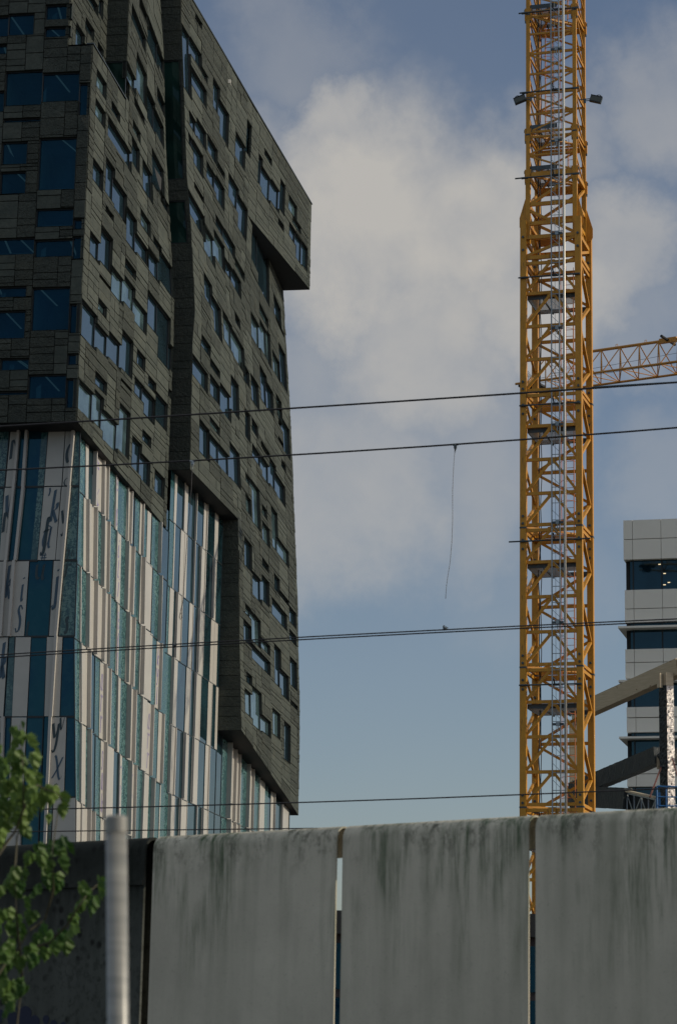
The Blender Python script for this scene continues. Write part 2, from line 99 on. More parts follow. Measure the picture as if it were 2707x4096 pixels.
# ---------------------------------------------------------------- materials
def mat(name, base, rough=.7, metal=0.0, bump=0.0, bscale=8.0, var=0.0, vscale=2.0, ior=1.5, spec=None, detail=5):
    m = bpy.data.materials.new(name); m.use_nodes = True
    t = m.node_tree; p = t.nodes['Principled BSDF']
    p.inputs['Base Color'].default_value = (*base, 1); p.inputs['Roughness'].default_value = rough; p.inputs['Metallic'].default_value = metal
    p.inputs['IOR'].default_value = ior
    if spec is not None: p.inputs['Specular IOR Level'].default_value = spec
    co = t.nodes.new('ShaderNodeTexCoord')
    if var:
        n = t.nodes.new('ShaderNodeTexNoise'); n.inputs['Scale'].default_value = vscale; n.inputs['Detail'].default_value = detail; n.inputs['Roughness'].default_value = .62
        t.links.new(co.outputs['Object'], n.inputs['Vector'])
        r = t.nodes.new('ShaderNodeMapRange'); r.inputs[1].default_value = .3; r.inputs[2].default_value = .7; r.inputs[3].default_value = 1 - var; r.inputs[4].default_value = 1 + var
        t.links.new(n.outputs[0], r.inputs[0])
        h = t.nodes.new('ShaderNodeVectorMath'); h.operation = 'SCALE'; h.inputs[0].default_value = base; t.links.new(r.outputs[0], h.inputs['Scale'])
        t.links.new(h.outputs[0], p.inputs['Base Color'])
    if bump:
        n = t.nodes.new('ShaderNodeTexNoise'); n.inputs['Scale'].default_value = bscale; n.inputs['Detail'].default_value = 6; n.inputs['Roughness'].default_value = .6
        t.links.new(co.outputs['Object'], n.inputs['Vector'])
        b = t.nodes.new('ShaderNodeBump'); b.inputs['Strength'].default_value = bump; b.inputs['Distance'].default_value = .08
        t.links.new(n.outputs[0], b.inputs['Height']); t.links.new(b.outputs[0], p.inputs['Normal'])
    return m
class NT:
    def __init__(s, m): s.t = m.node_tree; s.p = s.t.nodes['Principled BSDF']
    def new(s, k, **kw):
        n = s.t.nodes.new(k)
        for a, v in kw.items(): setattr(n, a, v)
        return n
    def link(s, a, b): s.t.links.new(a, b)
    def math(s, op, a, b=None):
        m = s.new('ShaderNodeMath', operation=op)
        for i, v in enumerate((a, b)):
            if v is None: continue
            if isinstance(v, (int, float)): m.inputs[i].default_value = v
            else: s.link(v, m.inputs[i])
        return m.outputs[0]
    def coords(s, scale=(1, 1, 1)):
        c = s.new('ShaderNodeTexCoord'); mp = s.new('ShaderNodeMapping'); mp.inputs['Scale'].default_value = scale
        s.link(c.outputs['Object'], mp.inputs[0]); return mp.outputs[0]
    def noise(s, vec, scale, detail=5, rough=.6, dist=0):
        n = s.new('ShaderNodeTexNoise'); n.inputs['Scale'].default_value = scale; n.inputs['Detail'].default_value = detail; n.inputs['Roughness'].default_value = rough; n.inputs['Distortion'].default_value = dist
        s.link(vec, n.inputs['Vector']); return n.outputs[0]
    def rng(s, v, a, b, c=0., d=1.):
        r = s.new('ShaderNodeMapRange'); s.link(v, r.inputs[0])
        for i, q in enumerate((a, b, c, d)): r.inputs[i+1].default_value = q
        return r.outputs[0]
    def mix(s, f, a, b, mode='MIX'):
        m = s.new('ShaderNodeMix', data_type='RGBA', blend_type=mode)
        if isinstance(f, (int, float)): m.inputs[0].default_value = f
        else: s.link(f, m.inputs[0])
        for i, v in ((6, a), (7, b)):
            if isinstance(v, tuple): m.inputs[i].default_value = (*v, 1)
            else: s.link(v, m.inputs[i])
        return m.outputs[2]

def stone_mat():
    m = mat('rough_basalt', (.1, .1, .09), .82, ior=1.45, spec=.25); n = NT(m)
    v = n.coords()
    at = n.new('ShaderNodeAttribute', attribute_name='tone')          # per-slab tone and roughness
    sep = n.new('ShaderNodeSeparateColor'); n.link(at.outputs['Color'], sep.inputs[0])
    a = n.noise(v, 1.3, 6, .65); b = n.noise(v, 7.0, 5, .7)
    col = n.mix(n.rng(a, .3, .7), (.046, .056, .050), (.080, .089, .076))
    col = n.mix(n.math('MULTIPLY', n.rng(b, .45, .75), .55), col, (.032, .034, .031))
    gold = n.noise(v, .42, 4, .6)
    col = n.mix(n.math('MULTIPLY', n.rng(gold, .60, .78), .22), col, (.115, .10, .055))
    sc_ = n.new('ShaderNodeVectorMath', operation='SCALE'); n.link(col, sc_.inputs[0]); n.link(n.rng(sep.outputs[0], 0, 1, .78, 1.18), sc_.inputs['Scale'])
    n.link(sc_.outputs[0], n.p.inputs['Base Color'])
    h1 = n.noise(v, 5.5, 5, .62); h2 = n.noise(v, 17, 4, .6)
    h = n.math('ADD', h1, n.math('MULTIPLY', h2, .45))
    bm_ = n.new('ShaderNodeBump'); bm_.inputs['Distance'].default_value = .22
    n.link(h, bm_.inputs['Height']); n.link(n.rng(sep.outputs[1], 0, 1, .2, 1.0), bm_.inputs['Strength'])
    n.link(bm_.outputs[0], n.p.inputs['Normal'])
    return m
M_STONE = stone_mat()
M_JOINT = mat('dark_joint', (.012, .013, .013), .95)
M_SOFFIT = mat('soffit_panel', (.012, .013, .016), .7, var=.2, vscale=1.5)
M_FRAME = mat('dark_window_frame', (.022, .026, .03), .45, .3)
M_CORE = mat('dark_core', (.03, .032, .035), .9)
def glass_mat(name, base, ior=1.9, wob=.012, var=.35, scale=.35, tint=(.62, .86, 1.0)):
    m = mat(name, base, .03, ior=ior); n = NT(m); n.p.inputs['Specular Tint'].default_value = (*tint, 1)
    v = n.coords()
    a = n.noise(v, scale, 3, .5)
    n.link(n.mix(n.rng(a, .35, .65), tuple(c*(1-var) for c in base), tuple(c*(1+var) for c in base)), n.p.inputs['Base Color'])
    bm_ = n.new('ShaderNodeBump'); bm_.inputs['Distance'].default_value = .02; bm_.inputs['Strength'].default_value = wob*8
    n.link(n.noise(v, .8, 2, .5), bm_.inputs['Height']); n.link(bm_.outputs[0], n.p.inputs['Normal'])
    return m
M_GLASS = glass_mat('window_glass', (.012, .026, .036), ior=2.5, tint=(.74, .9, 1.0))
M_GLASS_PALE = glass_mat('window_glass_pale', (.05, .085, .095), ior=2.5, tint=(.78, .93, 1.0), var=.5, scale=.9)
M_GLASS_BLUE = glass_mat('blue_tinted_glass', (.003, .022, .055), ior=1.65, tint=(.25, .72, 1.0))
def street_glass():
    m = glass_mat('street_side_glass', (.003, .022, .055), ior=1.6, tint=(.30, .74, 1.0)); n = NT(m)
    a = n.noise(n.coords((1, 1, .5)), .55, 3, .5); b = n.noise(n.coords((1, 1, 1)), 2.6, 3, .6)
    c1 = n.mix(n.rng(a, .42, .60), (.003, .020, .042), (.007, .040, .048)); c2 = n.mix(n.math('MULTIPLY', n.rng(b, .52, .60), .30), c1, (.02, .055, .065))
    n.link(c2, n.p.inputs['Base Color']); return m
M_GLASS_ST = street_glass()
M_GLASS_RB = glass_mat('ribbon_glass', (.004, .014, .022), ior=1.7, tint=(.45, .8, 1.0), var=.6, scale=.6)
M_GLASS_GREEN = glass_mat('green_corner_glass', (.012, .035, .030), ior=1.6)
M_GLASS_CW = glass_mat('curtain_glass', (.012, .035, .045), ior=1.9)
def blind_mat(): return mat('pale_blind', (.06, .10, .12), .5)
def frit_mat():
    m = mat('fritted_teal_glass', (.05, .15, .15), .12, ior=1.6); n = NT(m)
    v = n.coords((1, 1, .55)); x = n.noise(v, 7.5, 3, .8); y = n.noise(n.coords((1, 1, 2.2)), 5.0, 3, .8)
    big = n.noise(n.coords((1, 1, .35)), .8, 3, .5)
    k = n.rng(n.math('ADD', n.math('MULTIPLY', x, .6), n.math('MULTIPLY', y, .4)), .46, .54)
    k = n.math('MULTIPLY', k, n.rng(big, .38, .56, .30, 1.0))
    n.link(n.mix(k, (.012, .060, .070), (.095, .19, .19)), n.p.inputs['Base Color'])
    n.link(n.rng(k, 0, 1, .06, .45), n.p.inputs['Roughness'])
    return m
M_FRIT = frit_mat()
M_WHITE = mat('pale_enamel_panel', (.43, .415, .385), .38, var=.06, vscale=.7)
M_FIN = mat('pale_aluminium_fin', (.43, .41, .385), .42, .0, var=.05, vscale=.6)
M_LETTER = mat('blue_lettering', (.035, .075, .12), .4)
M_LETTER_T = mat('dark_teal_lettering', (.014, .034, .045), .3)
M_LETTER_P = mat('violet_lettering', (.20, .17, .36), .5)
def crane_mat(name, base, dirt=.5):
    m = mat(name, base, .48, ior=1.45); n = NT(m)
    v = n.coords(); a = n.noise(v, 2.2, 7, .7); b = n.noise(n.coords((6, 6, .7)), 2.0, 5, .65)
    col = n.mix(n.rng(a, .35, .7), tuple(c*.86 for c in base), tuple(min(1, c*1.1) for c in base))
    col = n.mix(n.math('MULTIPLY', n.rng(b, .60, .70), dirt), col, (.06, .028, .012))
    col = n.mix(n.math('MULTIPLY', n.rng(n.noise(v, 5.5, 4, .8), .68, .72), dirt), col, (.03, .018, .012))
    n.link(col, n.p.inputs['Base Color']); return m
M_CRANE = crane_mat('amber_crane_paint', (.53, .245, .020), .8)
M_JIB = crane_mat('amber_jib_paint', (.54, .25, .05), .2)
M_GALV = mat('galvanised_steel', (.26, .30, .33), .42, .55, var=.2, vscale=3)
M_DARKST = mat('dark_steel', (.06, .075, .085), .5, .4, var=.3, vscale=3)
M_GRATE = mat('platform_grating', (.42, .45, .47), .6, .3, var=.2, vscale=6)
M_PIPE = mat('pale_polished_pipe', (.62, .59, .54), .35, .3)
M_REDCABLE = mat('orange_red_cable', (.50, .14, .06), .6)
M_BLACK = mat('black_rubber', (.012, .012, .013), .6)
M_WIRE = mat('overhead_wire_metal', (.030, .027, .030), .5, .3)
M_WIRE_BLUE = mat('blue_grey_wire', (.05, .12, .16), .45, .4)
M_LAMPGLASS = mat('floodlight_glass', (.07, .075, .06), .15)
M_WOOD = mat('spruce_glulam', (.50, .36, .205), .6, var=.16, vscale=3)
def wood_mat():
    m = mat('glulam_timber', (.5, .36, .2), .62); n = NT(m)
    g = n.noise(n.coords((.4, .4, 9)), 3, 5, .6); k = n.noise(n.coords(), 6, 2, .5)
    col = n.mix(n.rng(g, .3, .7), (.38, .315, .22), (.52, .44, .32)); col = n.mix(n.rng(k, .70, .74), col, (.16, .09, .045))
    n.link(col, n.p.inputs['Base Color']); return m
M_WOOD = wood_mat()
def foil_mat(name, base, metal, rough, st, sc3=(2.2, 2.2, 5.5), dist=.25):
    m = mat(name, base, rough, metal); n = NT(m)
    a = n.noise(n.coords(sc3), 1.6, 5, .65, 1.4)
    b = n.new('ShaderNodeBump'); b.inputs['Strength'].default_value = st; b.inputs['Distance'].default_value = dist
    n.link(a, b.inputs['Height']); n.link(b.outputs[0], n.p.inputs['Normal']); return m
M_FOIL = foil_mat('silver_wrap_foil', (.70, .65, .63), .8, .28, .5)
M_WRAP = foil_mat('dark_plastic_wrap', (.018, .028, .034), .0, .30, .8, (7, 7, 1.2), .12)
M_WRAPTXT = mat('pale_wrap_print', (.22, .24, .25), .6)
M_WRAPTXT_D = mat('dim_wrap_print', (.06, .085, .095), .6)
M_REDTXT = mat('red_wrap_print', (.40, .06, .07), .6)
M_BLUE = mat('blue_machine_paint', (.02, .13, .34), .45)
M_RUST = mat('dark_red_steel', (.12, .04, .03), .7)
M_PALE = mat('pale_facade_panel', (.88, .84, .77), .55, var=.03, vscale=.2)
M_GALVP = None
def concrete_mat(name, base, dark, moss, amount, top=3.86, pits=0.0):
    m = mat(name, base, .85, ior=1.4, spec=.2); n = NT(m)
    v = n.coords(); big = n.noise(v, .9, 6, .6)
    st = n.noise(n.coords((4.0, 4.0, .22)), 1.0, 5, .55)           # vertical run-off streaks
    st2 = n.noise(n.coords((9, 9, .7)), 1.1, 6, .7)
    sep = n.new('ShaderNodeSeparateXYZ'); cc = n.new('ShaderNodeTexCoord'); n.link(cc.outputs['Object'], sep.inputs[0])
    hi = n.rng(sep.outputs[2], top - 1.7, top - .15, 0, 1)
    near = n.rng(sep.outputs[2], top - .5, top - .04, 0, 1)
    col = n.mix(n.rng(big, .3, .7), tuple(c*.86 for c in base), tuple(c*1.10 for c in base))
    f = n.math('MULTIPLY', n.rng(st, .46, .70), n.math('ADD', .22, n.math('MULTIPLY', hi, .38)))
    col = n.mix(n.math('MULTIPLY', f, amount), col, dark)
    g = n.math('MULTIPLY', n.rng(st2, .44, .62), n.rng(n.noise(n.coords((1.5, 1.5, .5)), 1.3, 3, .5), .44, .56)); g = n.math('MULTIPLY', g, hi)
    col = n.mix(n.math('MULTIPLY', g, amount*.9), col, moss)
    ht = n.math('MULTIPLY', n.rng(n.noise(n.coords((1, 1, .6)), 8, 7, .75), .47, .60), n.math('MULTIPLY', near, n.rng(n.noise(v, 2.3, 3, .5), .42, .58)))
    col = n.mix(n.math('MULTIPLY', ht, amount*.85), col, tuple(c*.40 for c in dark))
    pt = n.noise(v, 16, 5, .7)
    if pits:
        hi_dark = n.rng(n.math('ADD', sep.outputs[2], n.math('MULTIPLY', n.noise(v, 2.2, 5, .65), .9)), 3.0, 4.0)
        col = n.mix(n.math('MULTIPLY', hi_dark, .8), col, (.010, .012, .010))  # darkens towards the top, with a noisy edge
        vo = n.new('ShaderNodeTexVoronoi'); vo.inputs['Scale'].default_value = 7; n.link(v, vo.inputs['Vector'])
        sp = n.math('MULTIPLY', n.rng(vo.outputs['Distance'], .36, .16), n.rng(n.noise(v, 1.6, 3, .5), .42, .55))
        col = n.mix(n.math('MULTIPLY', sp, pits), col, (.012, .012, .011))
        col = n.mix(n.math('MULTIPLY', n.rng(n.noise(v, 11, 5, .7), .5, .62), pits*.6), col, tuple(c*.35 for c in base))
    else:
        col = n.mix(n.math('MULTIPLY', n.rng(pt, .60, .70), .22), col, dark)
        col = n.mix(n.math('MULTIPLY', n.rng(n.noise(v, 34, 3, .7), .62, .70), .22), col, tuple(c*.6 for c in dark))
        col = n.mix(n.math('MULTIPLY', n.rng(n.noise(n.coords((1, 1, .35)), 2.4, 6, .7), .48, .68), .30), col, tuple(c*1.18 for c in base))
    n.link(col, n.p.inputs['Base Color'])
    b = n.new('ShaderNodeBump'); b.inputs['Strength'].default_value = .25; b.inputs['Distance'].default_value = .01
    n.link(pt, b.inputs['Height']); n.link(b.outputs[0], n.p.inputs['Normal']); return m
M_CONC = concrete_mat('weathered_concrete', (.54, .495, .405), (.20, .205, .15), (.035, .075, .03), 1.0)
M_CONC_D = concrete_mat('dark_concrete', (.085, .09, .08), (.014, .015, .014), (.02, .028, .018), .9, pits=.9)
def pole_mat():
    m = mat('weathered_pole', (.3, .3, .28), .40, 0.0, spec=.9); n = NT(m)
    a = n.noise(n.coords((.5, .5, 9)), 2.5, 5, .6)
    n.link(n.mix(n.rng(a, .3, .7), (.13, .13, .12), (.27, .26, .235)), n.p.inputs['Base Color']); return m
M_POLE = pole_mat()
def leaf_mat():
    m = mat('leaf', (.06, .14, .02), .5, spec=.3); n = NT(m)
    at = n.new('ShaderNodeAttribute', attribute_name='tone'); sep = n.new('ShaderNodeSeparateColor'); n.link(at.outputs['Color'], sep.inputs[0])
    col = n.mix(sep.outputs[0], (.014, .062, .008), (.14, .215, .045))  # dark end stands for shaded leaves, light end for sunlit ones
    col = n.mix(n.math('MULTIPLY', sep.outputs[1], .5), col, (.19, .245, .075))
    n.link(col, n.p.inputs['Base Color'])
    tr = n.new('ShaderNodeBsdfTranslucent'); n.link(col, tr.inputs[0]); mx = n.new('ShaderNodeMixShader'); mx.inputs[0].default_value = .3
    n.link(n.p.outputs[0], mx.inputs[1]); n.link(tr.outputs[0], mx.inputs[2])
    o = [q for q in n.t.nodes if q.type == 'OUTPUT_MATERIAL'][0]; n.link(mx.outputs[0], o.inputs[0]); return m
M_LEAF = leaf_mat(); M_STEM = mat('green_brown_stem', (.045, .04, .018), .7)
M_GROUND = mat('ground_asphalt', (.045, .045, .043), .9, var=.3, vscale=.5)

# ---------------------------------------------------------------- mesh helpers
class MB:
    def __init__(s): s.v = []; s.f = []; s.m = []; s.tone = []
    def quad(s, a, b, c, d, m=0, tone=(.5, .5)):
        i = len(s.v); s.v += [tuple(a), tuple(b), tuple(c), tuple(d)]; s.f.append((i, i+1, i+2, i+3)); s.m.append(m); s.tone.append(tone)
    def poly(s, pts, m=0, tone=(.5, .5)):
        i = len(s.v); s.v += [tuple(p) for p in pts]; s.f.append(tuple(range(i, i+len(pts)))); s.m.append(m); s.tone.append(tone)
    def hexa(s, p, m=0, tone=(.5, .5), skip=()):   # p: 8 pts bottom 0-3, top 4-7
        i = len(s.v); s.v += [tuple(q) for q in p]
        for k, f in enumerate(((3, 2, 1, 0), (4, 5, 6, 7), (0, 1, 5, 4), (1, 2, 6, 5), (2, 3, 7, 6), (3, 0, 4, 7))):
            if k in skip: continue
            s.f.append(tuple(i+j for j in f)); s.m.append(m); s.tone.append(tone)
    def box(s, c, e, m=0, ax=None):   # centre, half extents, axes
        X, Y, Z = ax or (Vector((1, 0, 0)), Vector((0, 1, 0)), Vector((0, 0, 1))); c = Vector(c)
        P = [c + X*(a*e[0]) + Y*(b*e[1]) + Z*(d*e[2]) for d in (-1, 1) for a, b in ((-1, -1), (1, -1), (1, 1), (-1, 1))]
        s.hexa(P, m)
    def bar(s, p, q, w_, h_, m=0, upv=Vector((0, 0, 1))):
        p, q = Vector(p), Vector(q); d = (q-p)
        if d.length < 1e-6: return
        d.normalize(); x = d.cross(upv)
        if x.length < 1e-3: x = d.cross(Vector((0, 1, 0)))
        x.normalize(); y = x.cross(d).normalized()
        x *= w_/2; y *= h_/2
        s.hexa([p-x-y, p+x-y, p+x+y, p-x+y, q-x-y, q+x-y, q+x+y, q-x+y], m)
    def tube(s, pts, r, n=6, m=0, caps=True):
        pts = [Vector(p) for p in pts]; rs = r if isinstance(r, (list, tuple)) else [r]*len(pts)
        rings = []; ref = Vector((0, 0, 1))
        for k, p in enumerate(pts):
            d = (pts[min(k+1, len(pts)-1)] - pts[max(k-1, 0)]).normalized()
            x = d.cross(ref)
            if x.length < .05: x = d.cross(Vector((0, 1, 0)))
            x.normalize(); y = d.cross(x)
            i = len(s.v); rings.append(i)
            for j in range(n):
                a = 2*math.pi*j/n; s.v.append(tuple(p + x*(math.cos(a)*rs[k]) + y*(math.sin(a)*rs[k])))
        for a, b in zip(rings, rings[1:]):
            for j in range(n):
                s.f.append((a+j, a+(j+1) % n, b+(j+1) % n, b+j)); s.m.append(m); s.tone.append((.5, .5))
        if caps:
            s.f.append(tuple(rings[0]+j for j in range(n))[::-1]); s.m.append(m); s.tone.append((.5, .5))
            s.f.append(tuple(rings[-1]+j for j in range(n))); s.m.append(m); s.tone.append((.5, .5))
    def build(s, name, mats, parent=None, smooth=False, tone=False):
        me = bpy.data.meshes.new(name); me.from_pydata(s.v, [], s.f); me.update()
        for m in (mats if isinstance(mats, (list, tuple)) else [mats]): me.materials.append(m)
        me.polygons.foreach_set('material_index', s.m)
        if smooth: me.polygons.foreach_set('use_smooth', [True]*len(s.f))
        if tone:
            a = me.color_attributes.new('tone', 'FLOAT_COLOR', 'CORNER'); dat = []
            for p, t in zip(me.polygons, s.tone):
                for _ in p.vertices: dat += [t[0], t[1], 0, 1]
            a.data.foreach_set('color', dat)
        bm = bmesh.new(); bm.from_mesh(me)
        if FIXN: bmesh.ops.recalc_face_normals(bm, faces=bm.faces)
        bm.to_mesh(me); bm.free()
        o = bpy.data.objects.new(name, me); COL.objects.link(o)
        if parent is not None: o.parent = parent
        return o
FIXN = False
def tag(o, label=None, cat=None, group=None, kind=None):
    if label: o['label'] = label
    if cat: o['category'] = cat
    if group: o['group'] = group
    if kind: o['kind'] = kind
    elif cat: o['kind'] = 'thing'
    return o
def empty(name, label=None, cat=None, group=None, parent=None):
    o = bpy.data.objects.new(name, None); COL.objects.link(o); o.empty_display_size = .2
    if parent is not None: o.parent = parent
    return tag(o, label, cat, group)
def lerp(a, b, t): return a + (b-a)*t
def interp(x, xs, ys):
    if x <= xs[0]: return ys[0]
    for i in range(1, len(xs)):
        if x <= xs[i]: return lerp(ys[i-1], ys[i], (x-xs[i-1])/(xs[i]-xs[i-1]))
    return ys[-1]

# ---------------------------------------------------------------- ground
mb = MB(); mb.quad((-1500, -1500, 0), (1500, -1500, 0), (1500, 3000, 0), (-1500, 3000, 0))
tag(mb.build('ground', M_GROUND), kind='structure')

# ================================================================ STONE AND GLASS TOWER
AL = R(9); C0 = Vector(D['C0']); U = Vector((math.sin(AL), math.cos(AL), 0)); N = Vector((math.cos(AL), -math.sin(AL), 0)); UP = Vector((0, 0, 1))
ZA = [0, 33, 40, 43, 44.5, 51.6, 54.6, 58.5, 61.7, 70]; OA = [0, 0, .05, .03, -.1, -.7, -.9, -1.1, -1.43, -1.9]
def offA(s, z):
    k = interp(s, [0, 7.2, 19.5], [0, .12, 1]); return interp(z, ZA, OA)*k
ZB = [18, 20.6, 25.5, 33.6, 38, 41, 43, 46, 48, 51, 57, 61, 63.5]
OB20 = [1.03, 1.03, 1.03, 1.03, .98, .95, 1.03, .8, .62, .3, -.1, -.38, -.42]
OB33 = [1.85, 1.79, 1.55, 1.23, .95, .85, .75, .5, .3, .12, .04, .05, .05]
OB40 = [1.64, 1.59, 1.39, 1.07, .79, .68, .57, .34, .15, .0, .12, .22, .24]
OB59 = [.95, .93, .88, .55, .28, .1, 0, -.2, -.32, -.58, -1.05, -1.1, -1.1]
def offB(s, z): return interp(s, [20.5, 33.5, 39.5, 59], [interp(z, ZB, o) for o in (OB20, OB33, OB40, OB59)])
def offX(s, z): return interp(s, [39.5, 59], [offB(39.5, z), .97])
def offP(s, z): return -1.25
def offG(s, z):
    v = [interp(z, [9, 13.2, 17, 20.9, 24.6, 28.2, 31], [.4, .25, .09, -.07, -.23, -.39, -.5]), interp(z, [9, 31], [.05, -.3]), -.05, .3, .6]
    return interp(s, [0, 10, 20, 33.5, 57], v)
def surf(off): return lambda s, z, d=0.0: C0 + U*s + N*(off(s, z)+d) + UP*z
def front(t, z, d=0.0): return C0 - N*t - U*d + UP*z            # street front, t to the left of the corner
ROOF = 63.2
tower = empty('office_tower', 'dark rough stone office tower with scattered square windows above a pale finned glass base', 'building')
tower.location = (0, 0, 0)
SA, SB, SX, SP, SG = surf(offA), surf(offB), surf(offX), surf(offP), surf(offG)

def subtract(rects, holes):
    for h in holes:
        nr = []
        for a, b, c, d in rects:
            ha, hb, hc, hd = h
            if ha >= b-1e-4 or hb <= a+1e-4 or hc >= d-1e-4 or hd <= c+1e-4: nr.append((a, b, c, d)); continue
            if hd < d: nr.append((a, b, hd, d))
            if hc > c: nr.append((a, b, c, hc))
            m0, m1 = max(c, hc), min(d, hd)
            if ha > a: nr.append((a, ha, m0, m1))
            if hb < b: nr.append((hb, b, m0, m1))
        rects = nr
    return [r for r in rects if r[1]-r[0] > .05 and r[3]-r[2] > .04]
def cladding(mb, S, lines, zlo, zhi, holes, seed, rowh=(.26, .36, .48, .62), lim=None, rough_p=.6):
    """stone slabs with open joints between the column lines, around the window holes"""
    rd = random.Random(seed)
    g = .019
    for a, b in zip(lines, lines[1:]):
        z = zlo(a) if callable(zlo) else zlo
        zt = zhi((a+b)/2) if callable(zhi) else zhi
        zb0 = min(zlo(a), zlo(b)) if callable(zlo) else zlo
        z = zb0
        big_rough = rd.random() < rough_p
        while z < zt - .05:
            h = rd.choice(rowh)
            if rd.random() < .15: big_rough = rd.random() < rough_p
            z1 = min(zt, z+h)
            if zt - z1 < .25: z1 = zt
            cuts = [a, b]
            if b-a > 1.6 and rd.random() < .22: cuts = [a, lerp(a, b, rd.choice((.33, .5, .62))), b]
            for ca, cb in zip(cuts, cuts[1:]):
                for r in subtract([(ca, cb, z, z1)], holes):
                    d = rd.uniform(0, .03) + (.015 if big_rough else 0)
                    tn = (min(1, max(0, rd.gauss(.5 if big_rough else .62, .17))), 1.0 if big_rough else .15)
                    j = [rd.uniform(-.014, .014) for _ in range(4)] if big_rough else [0]*4
                    s0, s1, y0, y1 = r[0]+g, r[1]-g, r[2]+g, r[3]-g
                    if callable(zlo):
                        S_ = lambda s, q, dd=0.0, S=S: S(s, q + (zlo(s)-zb0)*max(0, 1-(q-zb0)/2.2), dd)
                    else: S_ = S
                    fr = [S_(s0, y0, d+j[0]), S_(s1, y0, d+j[1]), S_(s1, y1, d+j[2]), S_(s0, y1, d+j[3])]
                    bk = [S_(s0, y0, -.16), S_(s1, y0, -.16), S_(s1, y1, -.16), S_(s0, y1, -.16)]
                    mb.quad(*fr, tone=tn)
                    for i in range(4): mb.quad(bk[i], bk[(i+1) % 4], fr[(i+1) % 4], fr[i], tone=tn)
                    e0, e1, f0, f1 = r[0]-.003, r[1]+.003, r[2]-.003, r[3]+.003
                    mb.quad(S_(e0, f0, -.075), S_(e1, f0, -.075), S_(e1, f1, -.075), S_(e0, f1, -.075), m=1)
            z = z1
def make_window(S, rects, glassm, depth=.17, kind_name='window', parent=None):
    """opening lined with stone reveals and a dark frame, panes set back; stepped when it has several lights"""
    mb = MB(); gl = MB()
    o = .035; g = -depth
    for i, (a, b, c, d) in enumerate(rects):
        others = [r for j, r in enumerate(rects) if j != i]
        def side(x, left):
            seg = [(c, d)]
            for r in others:
                if abs((r[1] if left else r[0]) - x) < .02:
                    ns = []
                    for p, q in seg:
                        lo, hi = max(p, r[2]), min(q, r[3])
                        if lo >= hi: ns.append((p, q))
                        else:
                            if lo > p: ns.append((p, lo))
                            if hi < q: ns.append((hi, q))
                    seg = ns
            return seg
        for x, left in ((a, True), (b, False)):
            for p, q in side(x, left):
                mb.quad(S(x, p, o), S(x, q, o), S(x, q, g-.05), S(x, p, g-.05), m=0, tone=(.45, .3))
                e = .05 if left else -.05
                mb.hexa([S(x, p, g+.09), S(x+e, p, g+.09), S(x+e, p, g-.02), S(x, p, g-.02), S(x, q, g+.09), S(x+e, q, g+.09), S(x+e, q, g-.02), S(x, q, g-.02)], m=1)
            if x == b:
                for r in others:
                    if abs(r[0]-x) < .02:
                        lo, hi = max(c, r[2]), min(d, r[3])
                        if hi > lo: mb.hexa([S(x-.03, lo, g+.07), S(x+.03, lo, g+.07), S(x+.03, lo, g-.02), S(x-.03, lo, g-.02), S(x-.03, hi, g+.07), S(x+.03, hi, g+.07), S(x+.03, hi, g-.02), S(x-.03, hi, g-.02)], m=1)
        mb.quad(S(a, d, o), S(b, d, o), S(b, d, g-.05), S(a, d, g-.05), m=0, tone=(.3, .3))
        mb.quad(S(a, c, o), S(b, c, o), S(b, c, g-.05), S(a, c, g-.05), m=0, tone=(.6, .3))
        for z0, z1 in ((c, c+.05), (d-.06, d)):
            mb.hexa([S(a, z0, g+.06), S(b, z0, g+.06), S(b, z0, g-.02), S(a, z0, g-.02), S(a, z1, g+.06), S(b, z1, g+.06), S(b, z1, g-.02), S(a, z1, g-.02)], m=1)
        gl.quad(S(a, c, g), S(b, c, g), S(b, d, g), S(a, d, g))
    return mb, gl
M_ROOM = mat('office_interior', (.10, .16, .18), .8, var=.4, vscale=.7)
M_TUBE = bpy.data.materials.new('office_light_strip'); M_TUBE.use_nodes = True; pb_ = M_TUBE.node_tree.nodes['Principled BSDF']; pb_.inputs['Emission Color'].default_value = (.55, .85, .9, 1); pb_.inputs['Emission Strength'].default_value = .045
def see_through(m, f):
    n = NT(m); tr = n.new('ShaderNodeBsdfTransparent'); tr.inputs[0].default_value = (.55, .85, .95, 1); mx = n.new('ShaderNodeMixShader'); mx.inputs[0].default_value = f
    n.link(n.p.outputs[0], mx.inputs[1]); n.link(tr.outputs[0], mx.inputs[2]); o = [q for q in n.t.nodes if q.type == 'OUTPUT_MATERIAL'][0]; n.link(mx.outputs[0], o.inputs[0])
see_through(M_GLASS_BLUE, .5)
